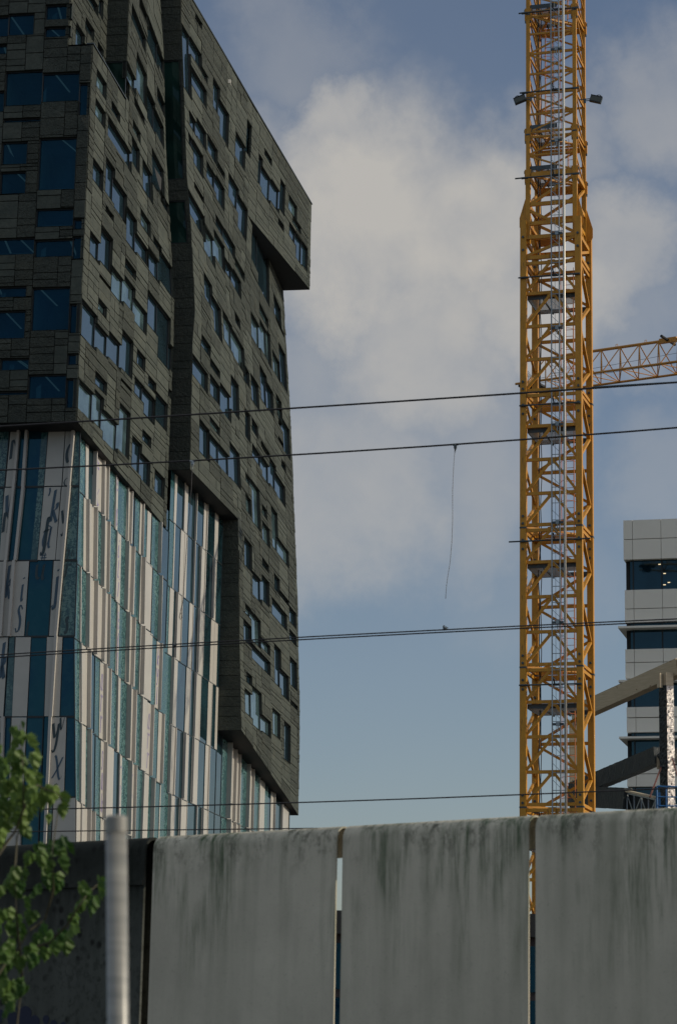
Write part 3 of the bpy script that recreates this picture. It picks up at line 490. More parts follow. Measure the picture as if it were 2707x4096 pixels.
def room(rects, rd):
    q = MB(); a = min(r[0] for r in rects); b = max(r[1] for r in rects); c = min(r[2] for r in rects); d = max(r[3] for r in rects)
    a = max(a+.02, .45 if c < 50.3 else 1.6); b -= .02; D0, D1 = -.30, -3.0
    F_ = front
    q.quad(F_(a, d, D0), F_(b, d, D0), F_(b, d, D1), F_(a, d, D1)); q.quad(F_(a, c, D0), F_(b, c, D0), F_(b, c, D1), F_(a, c, D1))
    q.quad(F_(a, c, D0), F_(a, d, D0), F_(a, d, D1), F_(a, c, D1)); q.quad(F_(b, c, D0), F_(b, d, D0), F_(b, d, D1), F_(b, c, D1)); q.quad(F_(a, c, D1), F_(b, c, D1), F_(b, d, D1), F_(a, d, D1))
    for k in range(rd.choice((0, 1, 1, 2))):
        t0 = lerp(a, b, rd.uniform(.1, .9)); t1 = t0 + rd.uniform(-.5, .5); w_ = .05
        q.quad(F_(t0-w_, d-.03, D0), F_(t0+w_, d-.03, D0), F_(t1+w_, d-.03, D1+.1), F_(t1-w_, d-.03, D1+.1), m=1)
    if rd.random() < .45: u = lerp(a, b, rd.uniform(.5, .9)); q.quad(F_(u-.12, c, D0-.1), F_(u+.12, c, D0-.1), F_(u+.12, lerp(c, d, rd.uniform(.5, .9)), D0-.1), F_(u-.12, lerp(c, d, .7), D0-.1), m=0)
    if rd.random() < .5: q.quad(F_(a, c, D0-.5), F_(b, c, D0-.5), F_(b, c+.35, D0-.5), F_(a, c+.35, D0-.5))
    return q
rd_room = random.Random(8)
def area(rs): return sum((b-a)*(d-c) for a, b, c, d in rs)
allw = [(SA, w_, M_GLASS, 1.0) for w_ in D['wa']] + [(SB, w_, M_GLASS, .75) for w_ in D['wb']] + [(SX, w_, M_GLASS, .7) for w_ in D['wx']] + [(SP, w_, M_GLASS, .9) for w_ in D['wap']]
allw += [(front, w_, M_GLASS_BLUE, 5.0) for w_ in D['wf']]
# the part of the street front beyond the left of the picture
extra = [[(5.6, 7.4, 47.2, 49.0)], [(6.2, 8.0, 43.0, 45.2)], [(7.6, 9.4, 39.5, 41.0)], [(5.4, 6.6, 35.2, 37.4)], [(7.2, 9.0, 32.2, 34.4)], [(8.2, 10.2, 50.0, 52.2)], [(9.6, 11.4, 44.6, 46.4)], [(9.8, 11.6, 36.2, 38.8)], [(5.6, 7.6, 53.5, 55.6)], [(2.6, 4.4, 53.6, 55.2)], [(1.3, 2.4, 56.0, 58.4)]]
for i in range(len(allw)): allw[i] = (allw[i][0], [list(r) for r in allw[i][1]], allw[i][2], allw[i][3])
allw += [(front, [list(r) for r in w_], M_GLASS_BLUE, .02) for w_ in extra]
rgw = random.Random(17)
allw = [(S_, r_, (M_GLASS_PALE if (g_m is M_GLASS and rgw.random() < .3) else g_m), k_) for S_, r_, g_m, k_ in allw]
allw.sort(key=lambda q: -area(q[1])*q[3])
rest = MB(); rest_mats = [M_STONE, M_FRAME, M_GLASS, M_GLASS_BLUE, M_GLASS_PALE]
for i, (S, rs, gm, _) in enumerate(allw):
    if i < 100:
        f, g_ = make_window(S, rs, gm)
        wo = f.build('window', [M_STONE, M_FRAME], tower, tone=True)
        g_.build('pane', gm, wo)
        if S is front and max(r[1] for r in rs) > .8: room(rs, rd_room).build('room', [M_ROOM, M_TUBE], wo)
    else:
        f, g_ = make_window(S, rs, gm)
        base = len(rest.v); rest.v += f.v; rest.f += [tuple(k+base for k in q) for q in f.f]; rest.m += f.m; rest.tone += f.tone
        base = len(rest.v); rest.v += g_.v; rest.f += [tuple(k+base for k in q) for q in g_.f]; rest.m += [2 if gm is M_GLASS else 4 if gm is M_GLASS_PALE else 3]*len(g_.f); rest.tone += g_.tone
tag(rest.build('window', rest_mats, tower, tone=True), kind='stuff')

def holes(ws): return [tuple(r) for w_ in ws for r in w_]
LA = [0, 1.0, 3.05, 5.4, 8.05, 10.45, 13.2, 15.85, 18.75, 19.5]
LB = [20.5, 22.65, 25.5, 28.5, 32.1, 33.5, 34.95, 38.0, 39.5, 41.75, 45.6, 50.4, 54.6, 58.0, 59]
zbotA = lambda s: 31.0 - .05*s
def bandB(s): return 33.6 if s < 33.4 else 20.6 - (s-33.5)*.102
def xbot(s): return 55.5 + (s-39.5)*.056
# flank, first bay: lower box up to the notch, then full height
mb = MB()
hA = holes(D['wa'])
cladding(mb, SA, [0, 1.0, 3.05, 5.4, 7.2], zbotA, lambda s: 50.35, hA, 1)
cladding(mb, SA, [7.2, 8.05, 10.45, 13.2, 15.85, 18.75, 19.5], zbotA, lambda s: 50.6 if s < 7.6 else (51.6 if s < 8.05 else ROOF), hA + [(7.2, 8.05, 50.6, 52.6)], 2)
cladding(mb, SA, [7.2, 8.05], 52.6, lambda s: ROOF, hA, 3)
mb.build('stone_cladding', [M_STONE, M_JOINT], tower, tone=True)
mb = MB()
cladding(mb, SP, [0.0, .6, 2.3, 4.3, 5.9, 7.2], 50.2, ROOF, holes(D['wap']), 4)
mb.build('stone_cladding', [M_STONE, M_JOINT], tower, tone=True)
# flank, second bay, standing forward of the first
mb = MB(); hB = holes(D['wb'])
LB1 = [20.5, 22.65, 25.5, 28.5, 32.1, 33.5]
cladding(mb, SB, LB1, 33.6, ROOF, hB, 5)
cladding(mb, SB, [33.5, 34.95, 38.0, 39.5], bandB, ROOF, hB, 6)
cladding(mb, SB, [39.5, 41.75, 45.6, 50.4, 54.6, 58.0, 59], bandB, lambda s: xbot(s) + .3, hB, 7)
mb.build('stone_cladding', [M_STONE, M_JOINT], tower, tone=True)
mb = MB()
cladding(mb, SX, [39.5, 41.75, 45.6, 50.0, 54.0, 58.0, 59.0], xbot, ROOF, holes(D['wx']), 8)
mb.build('stone_cladding', [M_STONE, M_JOINT], tower, tone=True)
# street front
mb = MB(); hF = holes(D['wf']) + [tuple(r) for w_ in extra for r in w_]
cladding(mb, front, [0, .58, 1.25], 31.0, 50.3, hF, 9, rowh=(.34, .5, .9))
cladding(mb, front, [1.25, 2.48, 3.4, 4.38, 5.5, 6.8, 8.2, 9.8, 11.6, 13.4], 31.0, ROOF, hF, 10, rowh=(.34, .5, .9))
mb.build('stone_cladding', [M_STONE, M_JOINT], tower, tone=True)
# returns facing the street: at the notch, at the second bay and below its overhang
def ret_surf(s0, fin, fout):
    return lambda a, z, d=0.0: C0 + U*(s0-d) + N*lerp(fin(z), fout(z), a) + UP*z
RA = ret_surf(7.2, lambda z: -1.35, lambda z: offA(7.2, z))
RB = ret_surf(20.5, lambda z: -2.2 if z > 44 else -.6, lambda z: offB(20.5, z))
RC = ret_surf(33.5, lambda z: -.1, lambda z: offB(33.5, z))
def cladding_ret(mb, S, z0, z1, hs, seed):
    rd = random.Random(seed); z = z0
    while z < z1-.05:
        h = rd.choice((.45, .6, .85, 1.05)); zt = min(z1, z+h)
        if z1-zt < .2: zt = z1
        for r in subtract([(0, 1, z, zt)], hs):
            d = rd.uniform(0, .03); tn = (rd.uniform(.3, .6), .6)
            s0, s1, y0, y1 = r[0], r[1], r[2]+.014, r[3]-.014
            fr = [S(s0, y0, d), S(s1, y0, d), S(s1, y1, d), S(s0, y1, d)]; bk = [S(s0, y0, -.1), S(s1, y0, -.1), S(s1, y1, -.1), S(s0, y1, -.1)]
            mb.quad(*fr, tone=tn)
            for i in range(4): mb.quad(bk[i], bk[(i+1) % 4], fr[(i+1) % 4], fr[i], tone=tn)
            mb.quad(S(s0, r[2]-.003, -.06), S(s1, r[2]-.003, -.06), S(s1, r[3]+.003, -.06), S(s0, r[3]+.003, -.06), m=1)
        z = zt
gA = (.02, .98, 50.75, 52.55); gB1 = (.30, .93, 50.9, 58.3); gB2 = (.42, .93, 47.0, 49.6)
gC = [(.84, 1.0, 25.7, 27.3), (.84, 1.0, 29.9, 31.6)]
for S, z0, z1, hs, sd in ((RA, 50.35, gA[2], [], 15), (RA, gA[2], ROOF, [gA], 11), (RB, 33.6, gB2[2], [], 12), (RB, gB2[2], ROOF, [gB1, gB2], 14), (RC, 20.6, 33.6, [], 13)):
    mb = MB(); cladding_ret(mb, S, z0, z1, hs, sd); mb.build('stone_return', [M_STONE, M_JOINT], tower, tone=True)
for S, r in ((RA, gA), (RB, gB1), (RB, gB2)):
    mb = MB(); a, b, c, d = r
    ea = .03
    for x0, x1 in ((a, a+ea), (b-ea, b)): mb.hexa([S(x0, c, -.02), S(x1, c, -.02), S(x1, c, -.12), S(x0, c, -.12), S(x0, d, -.02), S(x1, d, -.02), S(x1, d, -.12), S(x0, d, -.12)], m=1)
    for y0, y1 in ((c, c+.06), (d-.06, d)): mb.hexa([S(a, y0, -.02), S(b, y0, -.02), S(b, y0, -.12), S(a, y0, -.12), S(a, y1, -.02), S(b, y1, -.02), S(b, y1, -.12), S(a, y1, -.12)], m=1)
    f = mb.build('corner_window', [M_STONE, M_FRAME], tower)
    g_ = MB(); g_.quad(S(a, c, -.08), S(b, c, -.08), S(b, d, -.08), S(a, d, -.08)); g_.build('pane', M_GLASS_GREEN, f)
# soffits, notch ledge, roof and hidden body
def strip(f0, f1, ss, nm='soffit'):
    mb = MB()
    for a, b in zip(ss, ss[1:]): mb.quad(f0(a), f0(b), f1(b), f1(a))
    return mb.build(nm, M_SOFFIT, tower)
rng = lambda a, b, n: [lerp(a, b, i/n) for i in range(n+1)]
strip(lambda s: SA(s, zbotA(s), -.02), lambda s: SA(s, zbotA(s), -2.2), rng(0, 20.5, 8))
strip(lambda t: front(t, 31.0, -.02), lambda t: front(t, 31.0, -2.4), rng(0, 13.4, 4))
strip(lambda s: SB(s, 33.6, -.02), lambda s: C0+U*s+N*-2.2+UP*33.6, rng(20.5, 33.5, 5))
strip(lambda s: SB(s, bandB(s), -.02), lambda s: C0+U*s+N*-2.2+UP*bandB(s), rng(33.5, 59, 8))
strip(lambda s: SX(s, xbot(s), -.02), lambda s: C0+U*s+N*-2.4+UP*xbot(s), rng(39.5, 59, 8))
strip(lambda s: C0+U*s+UP*50.38, lambda s: C0+U*s-N*1.6+UP*50.38, rng(0, 7.2, 2), 'notch_ledge')
mb = MB()
for z0_, z1_ in ((18, 33.6), (33.6, 43), (43, 57)): mb.quad(SB(59, z0_, 0), SB(59, z1_, 0), C0+U*59-N*3+UP*z1_, C0+U*59-N*3+UP*z0_)
mb.quad(SX(59, 56.6, 0), SX(59, ROOF, 0), C0+U*59-N*3+UP*ROOF, C0+U*59-N*3+UP*56.6)
mb.build('end_wall', M_SOFFIT, tower)
mb = MB()
def coping(S, a, b, n, z=ROOF):
    for p, q in zip(rng(a, b, n), rng(a, b, n)[1:]):
        mb.hexa([S(p, z, .09), S(q, z, .09), S(q, z, -.5), S(p, z, -.5), S(p, z, .09)+UP*.07, S(q, z, .09)+UP*.07, S(q, z, -.5)+UP*.07, S(p, z, -.5)+UP*.07])
coping(SA, 7.2, 20.4, 4); mb.build('coping', M_DARKST, tower)
mb = MB(); coping(SB, 20.5, 39.5, 4); coping(SX, 39.5, 59, 4); mb.build('coping', M_DARKST, tower)
mb = MB(); p, q = 0, 7.2; mb.hexa([SA(p, 50.38, .07), SA(q, 50.38, .07), SA(q, 50.38, -.3), SA(p, 50.38, -.3), SA(p, 50.44, .07), SA(q, 50.44, .07), SA(q, 50.44, -.3), SA(p, 50.44, -.3)])
mb.build('coping', M_DARKST, tower)
mb = MB()
def prism(s0, s1, n0, n1, z0, z1):
    mb.hexa([C0+U*s+N*n+UP*z for z in (z0, z1) for s, n in ((s0, n0), (s1, n0), (s1, n1), (s0, n1))])
prism(3.2, 58.9, -16, -2.35, 31.3, ROOF-.05); prism(2.4, 57, -16, -2.3, 0, 31.3)
prism(3.2, 19, -2.4, -.62, 31.3, 50.1); prism(21.2, 58, -2.4, -1.7, 33.9, ROOF-.1)
mb.build('inner_body', M_CORE, tower)
# small fixture near the roof edge
fx = MB(); p = SB(32.4, 61.9, .12); fx.box(p, (.09, .06, .12)); fx.bar(p, p + Vector((.12, 0, -.25)), .08, .05); fx.build('roof_fixture', M_PALE, tower)

# ---- glazed base
def gl_quad(name, S, a0, a1, b0, b1, z0, z1, m, d=0.0):
    """glass pane between two slanted sides: a at top, b at bottom"""
    q = MB(); n = 3
    for i in range(n):
        t0, t1 = i/n, (i+1)/n; z_0, z_1 = lerp(z0, z1, t0), lerp(z0, z1, t1)
        l0, r0_, l1, r1 = lerp(b0, a0, t0), lerp(b1, a1, t0), lerp(b0, a0, t1), lerp(b1, a1, t1)
        q.quad(S(l0, z_0, d), S(r0_, z_0, d), S(r1, z_1, d), S(l1, z_1, d))
    return q
def slab(S, a0, a1, b0, b1, z0, z1, d0, d1):
    q = MB(); q.hexa([S(b0, z0, d1), S(b1, z0, d1), S(b1, z0, d0), S(b0, z0, d0), S(a0, z1, d1), S(a1, z1, d1), S(a1, z1, d0), S(a0, z1, d0)]); return q
ceil = {'A': lambda s: zbotA(s)-.01, 'M': lambda s: 33.58, 'R': lambda s: bandB(s)-.01}
send = {'A': 20.5, 'M': 33.5, 'R': 57.0}; sbeg = {'A': 1.6, 'M': 20.5, 'R': 33.5}
rdg = random.Random(5)
for key in 'AMR':
    for z0, z1, L in D['RG'][key]:
        tilt = -.055 if key == 'A' else 0
        for k, e in enumerate(L):
            kind, a, b = e
            if kind == 'g':
                if a > send[key]-.1 or a < sbeg[key]: continue
                s = a; zz0, zz1 = z0+tilt*s, min(z1+tilt*s, ceil[key](s))
                if zz1-zz0 < .3: continue
                slab(SG, s, s+.11, s+rdg.uniform(-.12, .12), s+.11, zz0+.03, zz1, -.02, b*1.08).build('fin', M_FIN, tower)
                continue
            if k == 0: a = sbeg[key]
            if k == 0 and key == 'M' and z0 < 22 and e[1]-a > .6: L2 = e[1]; gl_quad('g', SG, a, L2, a, L2, z0, z1, M_FRIT).build('fritted_pane', M_FRIT, tower); a = L2
            b = min(b, send[key])
            if b-a < .12: continue
            zz0, zz1 = z0+tilt*a, min(z1+tilt*a, ceil[key]((a+b)/2))
            if zz1-zz0 < .25: continue
            j0, j1 = rdg.uniform(-.1, .1)*min(1, (b-a)), rdg.uniform(-.1, .1)*min(1, (b-a))
            if kind == 'W':
                if b-a > 1.05 and (k == 0 or L[k-1][0] != 'g'): slab(SG, a+.04, a+.14, a+.04, a+.14, zz0+.03, zz1-.02, .0, rdg.uniform(.11, .19)).build('fin', M_FIN, tower)
                q = slab(SG, a+.02, b, a+.02+max(-.04, j0), b, zz0+.03, zz1-.03, -.02, .028); nm, mt = 'enamel_panel', M_WHITE
            elif kind == 'T': q = gl_quad('g', SG, a, b, a, b, zz0, zz1, M_FRIT); nm, mt = 'fritted_pane', M_FRIT
            else:
                q = gl_quad('g', SG, a, b, a, b, zz0, zz1, M_GLASS_CW); nm, mt = 'clear_pane', M_GLASS_CW
                q.hexa([SG(b-.05, zz0, .03), SG(b, zz0, .03), SG(b, zz0, -.02), SG(b-.05, zz0, -.02), SG(b-.05, zz1, .03), SG(b, zz1, .03), SG(b, zz1, -.02), SG(b-.05, zz1, -.02)], m=1)
            q.hexa([SG(a, zz0-.02, .032), SG(b, zz0-.02, .032), SG(b, zz0-.02, -.02), SG(a, zz0-.02, -.02), SG(a, zz0+.02, .032), SG(b, zz0+.02, .032), SG(b, zz0+.02, -.02), SG(a, zz0+.02, -.02)], m=1)
            q.build(nm, [mt, M_DARKST], tower)
# street side of the base
FD = 1.6
SF = lambda t, z, d=0.0: C0 - N*t + U*(FD-d) + UP*z
for z0, z1, L in D['FG']:
    for e in L:
        if e[0] == 'M':
            a, b = e[1], e[2]
            slab(SF, a-.06, a+.07, b-.06, b+.07, z0, z1, -.02, .26).build('front_fin', M_FIN, tower)
            continue
        kind, a0, a1, b0, b1 = e
        q = slab(SF, a0, a1, b0, b1, z0+.03, z1-.03, -.02, .06) if kind == 'W' else gl_quad('g', SF, a0, a1, b0, b1, z0, z1, None)
        if kind == 'C' and a1-a0 > .75 and z0 > 24: gl_quad('g', SF, a0+.03, lerp(a0, a1, .34), b0+.03, lerp(b0, b1, .34), z0+.06, z1-.05, None, .012).build('frit_strip', M_FRIT, tower)
        if kind != 'W':
            q.hexa([SF(b0, z0-.05, .05), SF(b1, z0-.05, .05), SF(b1, z0-.05, -.02), SF(b0, z0-.05, -.02), SF(b0, z0+.05, .05), SF(b1, z0+.05, .05), SF(b1, z0+.05, -.02), SF(b0, z0+.05, -.02)], m=1)
        q.hexa([SF(b0-.02, z0, .04), SF(b0+.02, z0, .04), SF(b0+.02, z0, -.03), SF(b0-.02, z0, -.03), SF(a0-.02, z1, .04), SF(a0+.02, z1, .04), SF(a0+.02, z1, -.03), SF(a0-.02, z1, -.03)], m=1)
        q.build('enamel_panel' if kind == 'W' else 'fritted_pane' if kind == 'T' else 'clear_pane', [M_WHITE if kind == 'W' else M_FRIT if kind == 'T' else M_GLASS_ST, M_FRAME], tower)
# backing of the base (behind panes) and its lower storeys down to the street
mb = MB()
for z0, z1 in ((0, 11.8), (11.8, 21), (21, 31.2)):
    for a, b in zip(rng(1.66, 57, 12), rng(1.66, 57, 12)[1:]):
        mb.quad(SG(a, z0, -.05), SG(b, z0, -.05), SG(b, z1 if b < 34 or z1 < 20 else max(z0, 18), -.05), SG(a, z1 if b < 34 or z1 < 20 else max(z0, 18), -.05))
for a, b in ((20.5, 27), (27, 33.5)): mb.quad(SG(a, 31, -.05), SG(b, 31, -.05), SG(b, 33.6, -.05), SG(a, 33.6, -.05))
mb.quad(SF(-.4, 0, -.06), SF(13.4, 0, -.06), SF(13.4, 31, -.06), SF(.45, 31, -.06))
mb.quad(SG(57, 0, .1), SG(57, 18.2, .1), C0+U*57-N*3+UP*18.2, C0+U*57-N*3)
mb.build('curtain_wall_backing', M_GLASS_CW, tower)

# ---- lettering on the panes: broad-nib italic strokes
GL = {
 'k': [[(.55, 1.0), (.45, .75), (.2, .05)], [(.3, .35), (.7, .6), (.78, .55), (.7, .45), (.38, .36)], [(.4, .36), (.6, .15), (.72, .04), (.85, .12)]],
 'f': [[(.95, .9), (.8, 1.0), (.65, .85), (.45, .3), (.3, .05), (.1, 0), (.05, .08)], [(.3, .62), (.8, .64)]],
 'a': [[(.8, .9), (.5, .95), (.25, .6), (.15, .3), (.28, .1), (.55, .3), (.8, .9)], [(.8, .9), (.62, .25), (.7, .08), (.88, .18)]],
 'i': [[(.5, .7), (.35, .15), (.45, .02), (.62, .15)], [(.62, .98), (.66, .94)]],
 's': [[(.85, .85), (.6, 1.0), (.4, .8), (.6, .5), (.55, .15), (.25, 0), (.1, .15)]],
 'x': [[(.1, .9), (.3, 1.0), (.45, .7), (.6, .15), (.75, 0), (.92, .15)], [(.95, .95), (.5, .45), (.05, .05)]],
 'y': [[(.15, .95), (.3, .6), (.45, .5), (.85, .95)], [(.85, .95), (.6, .3), (.3, 0), (.1, .08)]],
 'u': [[(.15, .9), (.1, .3), (.3, .1), (.6, .3), (.85, .9)], [(.85, .9), (.7, .25), (.8, .05), (.98, .2)]],
 'r': [[(.1, .85), (.35, .9), (.15, .05)], [(.25, .55), (.6, .9), (.85, .85)]],
 'v': [[(.2, 1), (.4, .05), (.9, 1)]],
 'n': [[(.9, 1.0), (.7, .0)], [(.8, .55), (.3, 1.0), (.1, .0)]],
 'o': [[(.6, 1), (.25, .7), (.15, .3), (.4, .02), (.75, .3), (.85, .7), (.6, 1)]],
 'c': [[(.85, .85), (.55, 1), (.2, .6), (.2, .25), (.5, .0), (.8, .2)]],
 'j': [[(.7, .9), (.5, .2), (.2, 0), (.05, .12)], [(.8, 1.1), (.84, 1.06)]],
 ',': [[(.6, 1.0), (.7, .7), (.4, .3)]],
 '#': [[(.4, 1), (.25, 0)], [(.75, 1), (.6, 0)], [(.05, .65), (.95, .7)], [(.05, .32), (.95, .36)]],
 'l': [[(.6, 1.0), (.4, .2), (.5, .02), (.7, .12)]], '7': [[(.1, 1), (.9, 1), (.5, .0)]],
}
def catmull(P, n=6):
    if len(P) < 3: return P
    Q = [P[0]] + P + [P[-1]]; o = []
    for i in range(1, len(Q)-2):
        for k in range(n):
            t = k/n; o.append(tuple(.5*((2*Q[i][j]) + (-Q[i-1][j]+Q[i+1][j])*t + (2*Q[i-1][j]-5*Q[i][j]+4*Q[i+1][j]-Q[i+2][j])*t*t + (-Q[i-1][j]+3*Q[i][j]-3*Q[i+1][j]+Q[i+2][j])*t**3) for j in range(2)))
    return o + [P[-1]]
def glyph(mb, ch, fn, wd, ht, nib=.13):
    """fn(u, v) -> 3-D point on the pane, u to the right and v up, metres"""
    for st in GL[ch]:
        P = catmull(st); a = R(38); nx, ny = math.cos(a)*nib*ht*.5, math.sin(a)*nib*ht*.5
        for p, q in zip(P, P[1:]):
            x0, y0, x1, y1 = p[0]*wd, p[1]*ht, q[0]*wd, q[1]*ht
            dx, dy = x1-x0, y1-y0; l = math.hypot(dx, dy) or 1; tx, ty = -dy/l*nib*ht*.16, dx/l*nib*ht*.16
            mb.poly([fn(x0-nx-tx, y0-ny-ty), fn(x1-nx-tx, y1-ny-ty), fn(x1+nx+tx, y1+ny+ty), fn(x0+nx+tx, y0+ny+ty)])
def front_letter(ch, t, z, wd, ht, m, d=.075, nib=.13, k=0):
    q = MB(); glyph(q, ch, lambda u, v: SF(t-u, z+v, d+.002*k), wd, ht, nib); q.build('lettering', m, tower)
def flank_letter(ch, s, z, wd, ht, m, nib=.13):
    q = MB(); glyph(q, ch, lambda u, v: SG(s+u, z+v, .036), wd, ht, nib); q.build('lettering', m, tower)
# (glyph, px x left, px y bottom, px width, px height) read on the street side, turned into metres
def f_at(x, y):
    d = (x - W_PX/2)/F_PX*right - (y - H_PX/2)/F_PX*up + fwd; o = Vector((0, 0, EYE)); P0 = C0 + U*FD
    t = (P0-o).dot(U)/d.dot(U); P = o + d*t; return -(P-C0).dot(N), P.z
mpp = 113.6/F_PX
for k, (ch, x, y, w_, h_, m, dd) in enumerate([(',', 190, 1998, 18, 46, M_LETTER, .075), ('k', 196, 2095, 46, 138, M_LETTER, .075), ('a', 166, 2200, 50, 102, M_LETTER, .075), ('f', 163, 2222, 40, 158, M_LETTER_T, .079), ('#', 163, 2242, 28, 30, M_LETTER, .075),
        ('n', 42, 1838, 34, 80, M_LETTER_T, .075), ('n', 12, 2130, 34, 82, M_LETTER_T, .075), ('v', 22, 2070, 26, 90, M_LETTER, .07), ('o', 264, 1852, 30, 78, M_LETTER_T, .075), ('c', 255, 1945, 24, 32, M_LETTER_T, .075), ('y', 243, 2145, 30, 110, M_LETTER_T, .075),
        ('u', 142, 2322, 42, 72, M_LETTER_T, .01), ('r', 256, 2312, 34, 60, M_LETTER_T, .01), ('j', 208, 2440, 30, 150, M_LETTER, .075), ('i', 78, 2408, 28, 100, M_LETTER, .075), ('s', 60, 2530, 36, 110, M_LETTER, .075), ('k', 18, 2400, 34, 140, M_LETTER, .075),
        ('l', 98, 2545, 26, 60, M_LETTER_T, .01), ('s', 256, 2535, 22, 70, M_LETTER_T, .01), ('k', 0, 2720, 26, 150, M_LETTER, .075), ('y', 206, 3010, 34, 120, M_LETTER_T, .075), ('v', 238, 2922, 24, 50, M_LETTER_T, .079), ('x', 208, 3118, 46, 92, M_LETTER, .075), ('c', 212, 3170, 24, 34, M_LETTER_T, .075),
        ('n', 0, 3020, 12, 90, M_LETTER, .075), ('7', 262, 2240, 16, 40, M_LETTER_T, .01), ('o', 285, 2226, 12, 26, M_LETTER_T, .01)]):
    t, z = f_at(x, y); front_letter(ch, t, z, w_*mpp, h_*mpp*1.02, m, dd, .075 if h_ > 90 else .13)
rd = random.Random(21)
for key, fi, chars in (('A', 0, 'xrk'), ('A', 1, 'jli'), ('A', 2, 'lyk'), ('A', 3, 'rra'), ('A', 4, 'ilr'), ('A', 4, 'kas')):
    z0, z1, L = D['RG'][key][fi]; cand = [e for e in L if e[0] == 'W' and e[2]-e[1] > .5 and e[2] < 20]
    if not cand: continue
    for c in range(2):
        e = rd.choice(cand); s = e[1]+.12; wd = min(e[2]-e[1]-.2, 1.1)
        for k, ch in enumerate(chars): flank_letter(ch, s, z0+.25+k*1.05-.055*s, wd, .95, M_LETTER_P, .1)

# ================================================================ TOWER CRANE (foreground mast)
crane = empty('tower_crane', 'amber lattice tower crane mast with grey climbing rail and platforms', 'tower crane')
AC = R(16.8); E1 = Vector((math.cos(AC), -math.sin(AC), 0)); E2 = Vector((math.sin(AC), math.cos(AC), 0)); CB = Vector((7.99, 102, 0))
WL, WU = 2.45, 2.12
def corner(i, w_, wtot=WL):
    o = (WL-w_)/2; c = ((o, o), (o+w_, o), (o+w_, o+w_), (o, o+w_))[i]; return CB + E1*c[0] + E2*c[1]
def crane_section(z0, z1, w_, leg, npan, upper, idx):
    sec = empty('mast_section', parent=crane)
    cs = [corner(i, w_) for i in range(4)]
    for i, c in enumerate(cs):
        q = MB(); q.box(c+UP*(z0+z1)/2, (leg/2, leg/2, (z1-z0)/2), ax=(E1, E2, UP))
        # bolted joint at the foot of the leg
        q.box(c+UP*(z0+.0), (leg/2+.012, leg/2+.012, .035), ax=(E1, E2, UP), m=1)
        if upper:
            for sx in (-1, 1):
                q.box(c+UP*(z0)+E1*sx*(leg/2+.03), (.035, .06, .30), ax=(E1, E2, UP)); q.box(c+UP*(z0-.33)+E1*sx*(leg/2+.03), (.028, .05, .06), ax=(E1, E2, UP), m=1); q.box(c+UP*(z0+.18)+E1*sx*(leg/2+.075), (.02, .05, .06), ax=(E1, E2, UP), m=1)
        else:
            for dz in (-.95, -.55, .18, .5): q.tube([c+UP*(z0+dz)-E2*(leg/2), c+UP*(z0+dz)-E2*(leg/2+.05)], .055, 8, 1)
            if i == 2:
                q.poly([c+UP*(z1-1.05)-E2*(leg/2+.03)+E1*a+UP*b for a, b in ((-.12, .16), (.0, .2), (.1, .08), (.1, -.12), (-.02, -.1))]); q.tube([c+UP*(z1-1.0)-E2*(leg/2+.03)+E1*-.02, c+UP*(z1-1.0)-E2*(leg/2+.05)+E1*-.02], .04, 8, 1)
        q.build('leg', [M_CRANE, M_DARKST], sec)
    H = (z1-z0)/npan; br = .115 if not upper else .078; hb = .14 if not upper else .09
    faces = [(0, 1), (1, 2), (3, 2), (0, 3)]
    for fi, (a, b) in enumerate(faces):
        A, B = cs[a], cs[b]; dirn = (B-A).normalized(); A2, B2 = A+dirn*leg/2, B-dirn*leg/2
        q = MB()
        for k in range(npan+1):
            z = z0+k*H
            zs = [z]
            if k == 0: zs = [z+.12]
            if k == npan: zs = [z-.12]
            if fi in (1, 3) and k not in (0, npan) and not upper: continue
            if fi == 2 and k % 2 and not upper: continue
            if upper and fi in (1, 3) and k % 2: continue
            for zz in zs: q.bar(A2+UP*zz, B2+UP*zz, br*.9, hb)
        for k in range(npan):
            zl, zh = z0+k*H, z0+(k+1)*H
            if k == 0: zl += .1
            if not upper:
                if fi == 0:
                    M1 = lerp(A2, B2, .5)
                    q.bar(M1+UP*(zh-.06), A2+UP*(zl+.1), br*.8, br); q.bar(M1+dirn*.1+UP*(zh-.06), B2+UP*(zl+.1), br*.8, br)
                    q.box(M1+UP*(zh-.1), (.16, .03, .1), ax=(E1, E2, UP))
                elif fi == 1:
                    if k % 2: q.bar(A2+UP*(zh+.0), B2+UP*(zl-.1), br*.9, br*1.2, upv=E1)
                    else: q.bar(B2+UP*(zh-.12), A2+UP*(zl+.12), br*.9, br*1.2, upv=E1)
                else:
                    if k % 2: q.bar(A2+UP*(zh-.1), B2+UP*(zl+.1), br*.8, br)
                    else: q.bar(B2+UP*(zh-.1), A2+UP*(zl+.1), br*.8, br)
            else:
                if fi in (0, 2):
                    ph = (k + idx) % 2
                    if ph: q.bar(A2+UP*(zl+.05), B2+UP*(zh-.05), br*.7, br)
                    else: q.bar(B2+UP*(zl+.05), A2+UP*(zh-.05), br*.7, br)
                else:
                    if k % 2: q.bar(B2+UP*zl, A2+UP*zh, br*.7, br*.9)
                    else: q.bar(A2+UP*zh, B2+UP*zl, br*.7, br*.9)
        q.build('lattice', M_CRANE, sec)
    # plan bracing at the joint
    q = MB(); q.bar(cs[0]+UP*(z0+.05), cs[2]+UP*(z0+.05), .09, .09); q.bar(cs[3]+UP*(z0-.14), lerp(cs[0], cs[1], .5)+UP*(z0-.14), .08, .08); q.bar(cs[3]+UP*(z0-.1), cs[2]+UP*(z0-.1), .1, .24)
    q.build('plan_bracing', M_CRANE, sec)
    # platform: toe boards round an open grating
    zp = z1-1.75 if not upper else z0+.25
    q = MB(); in_ = .14
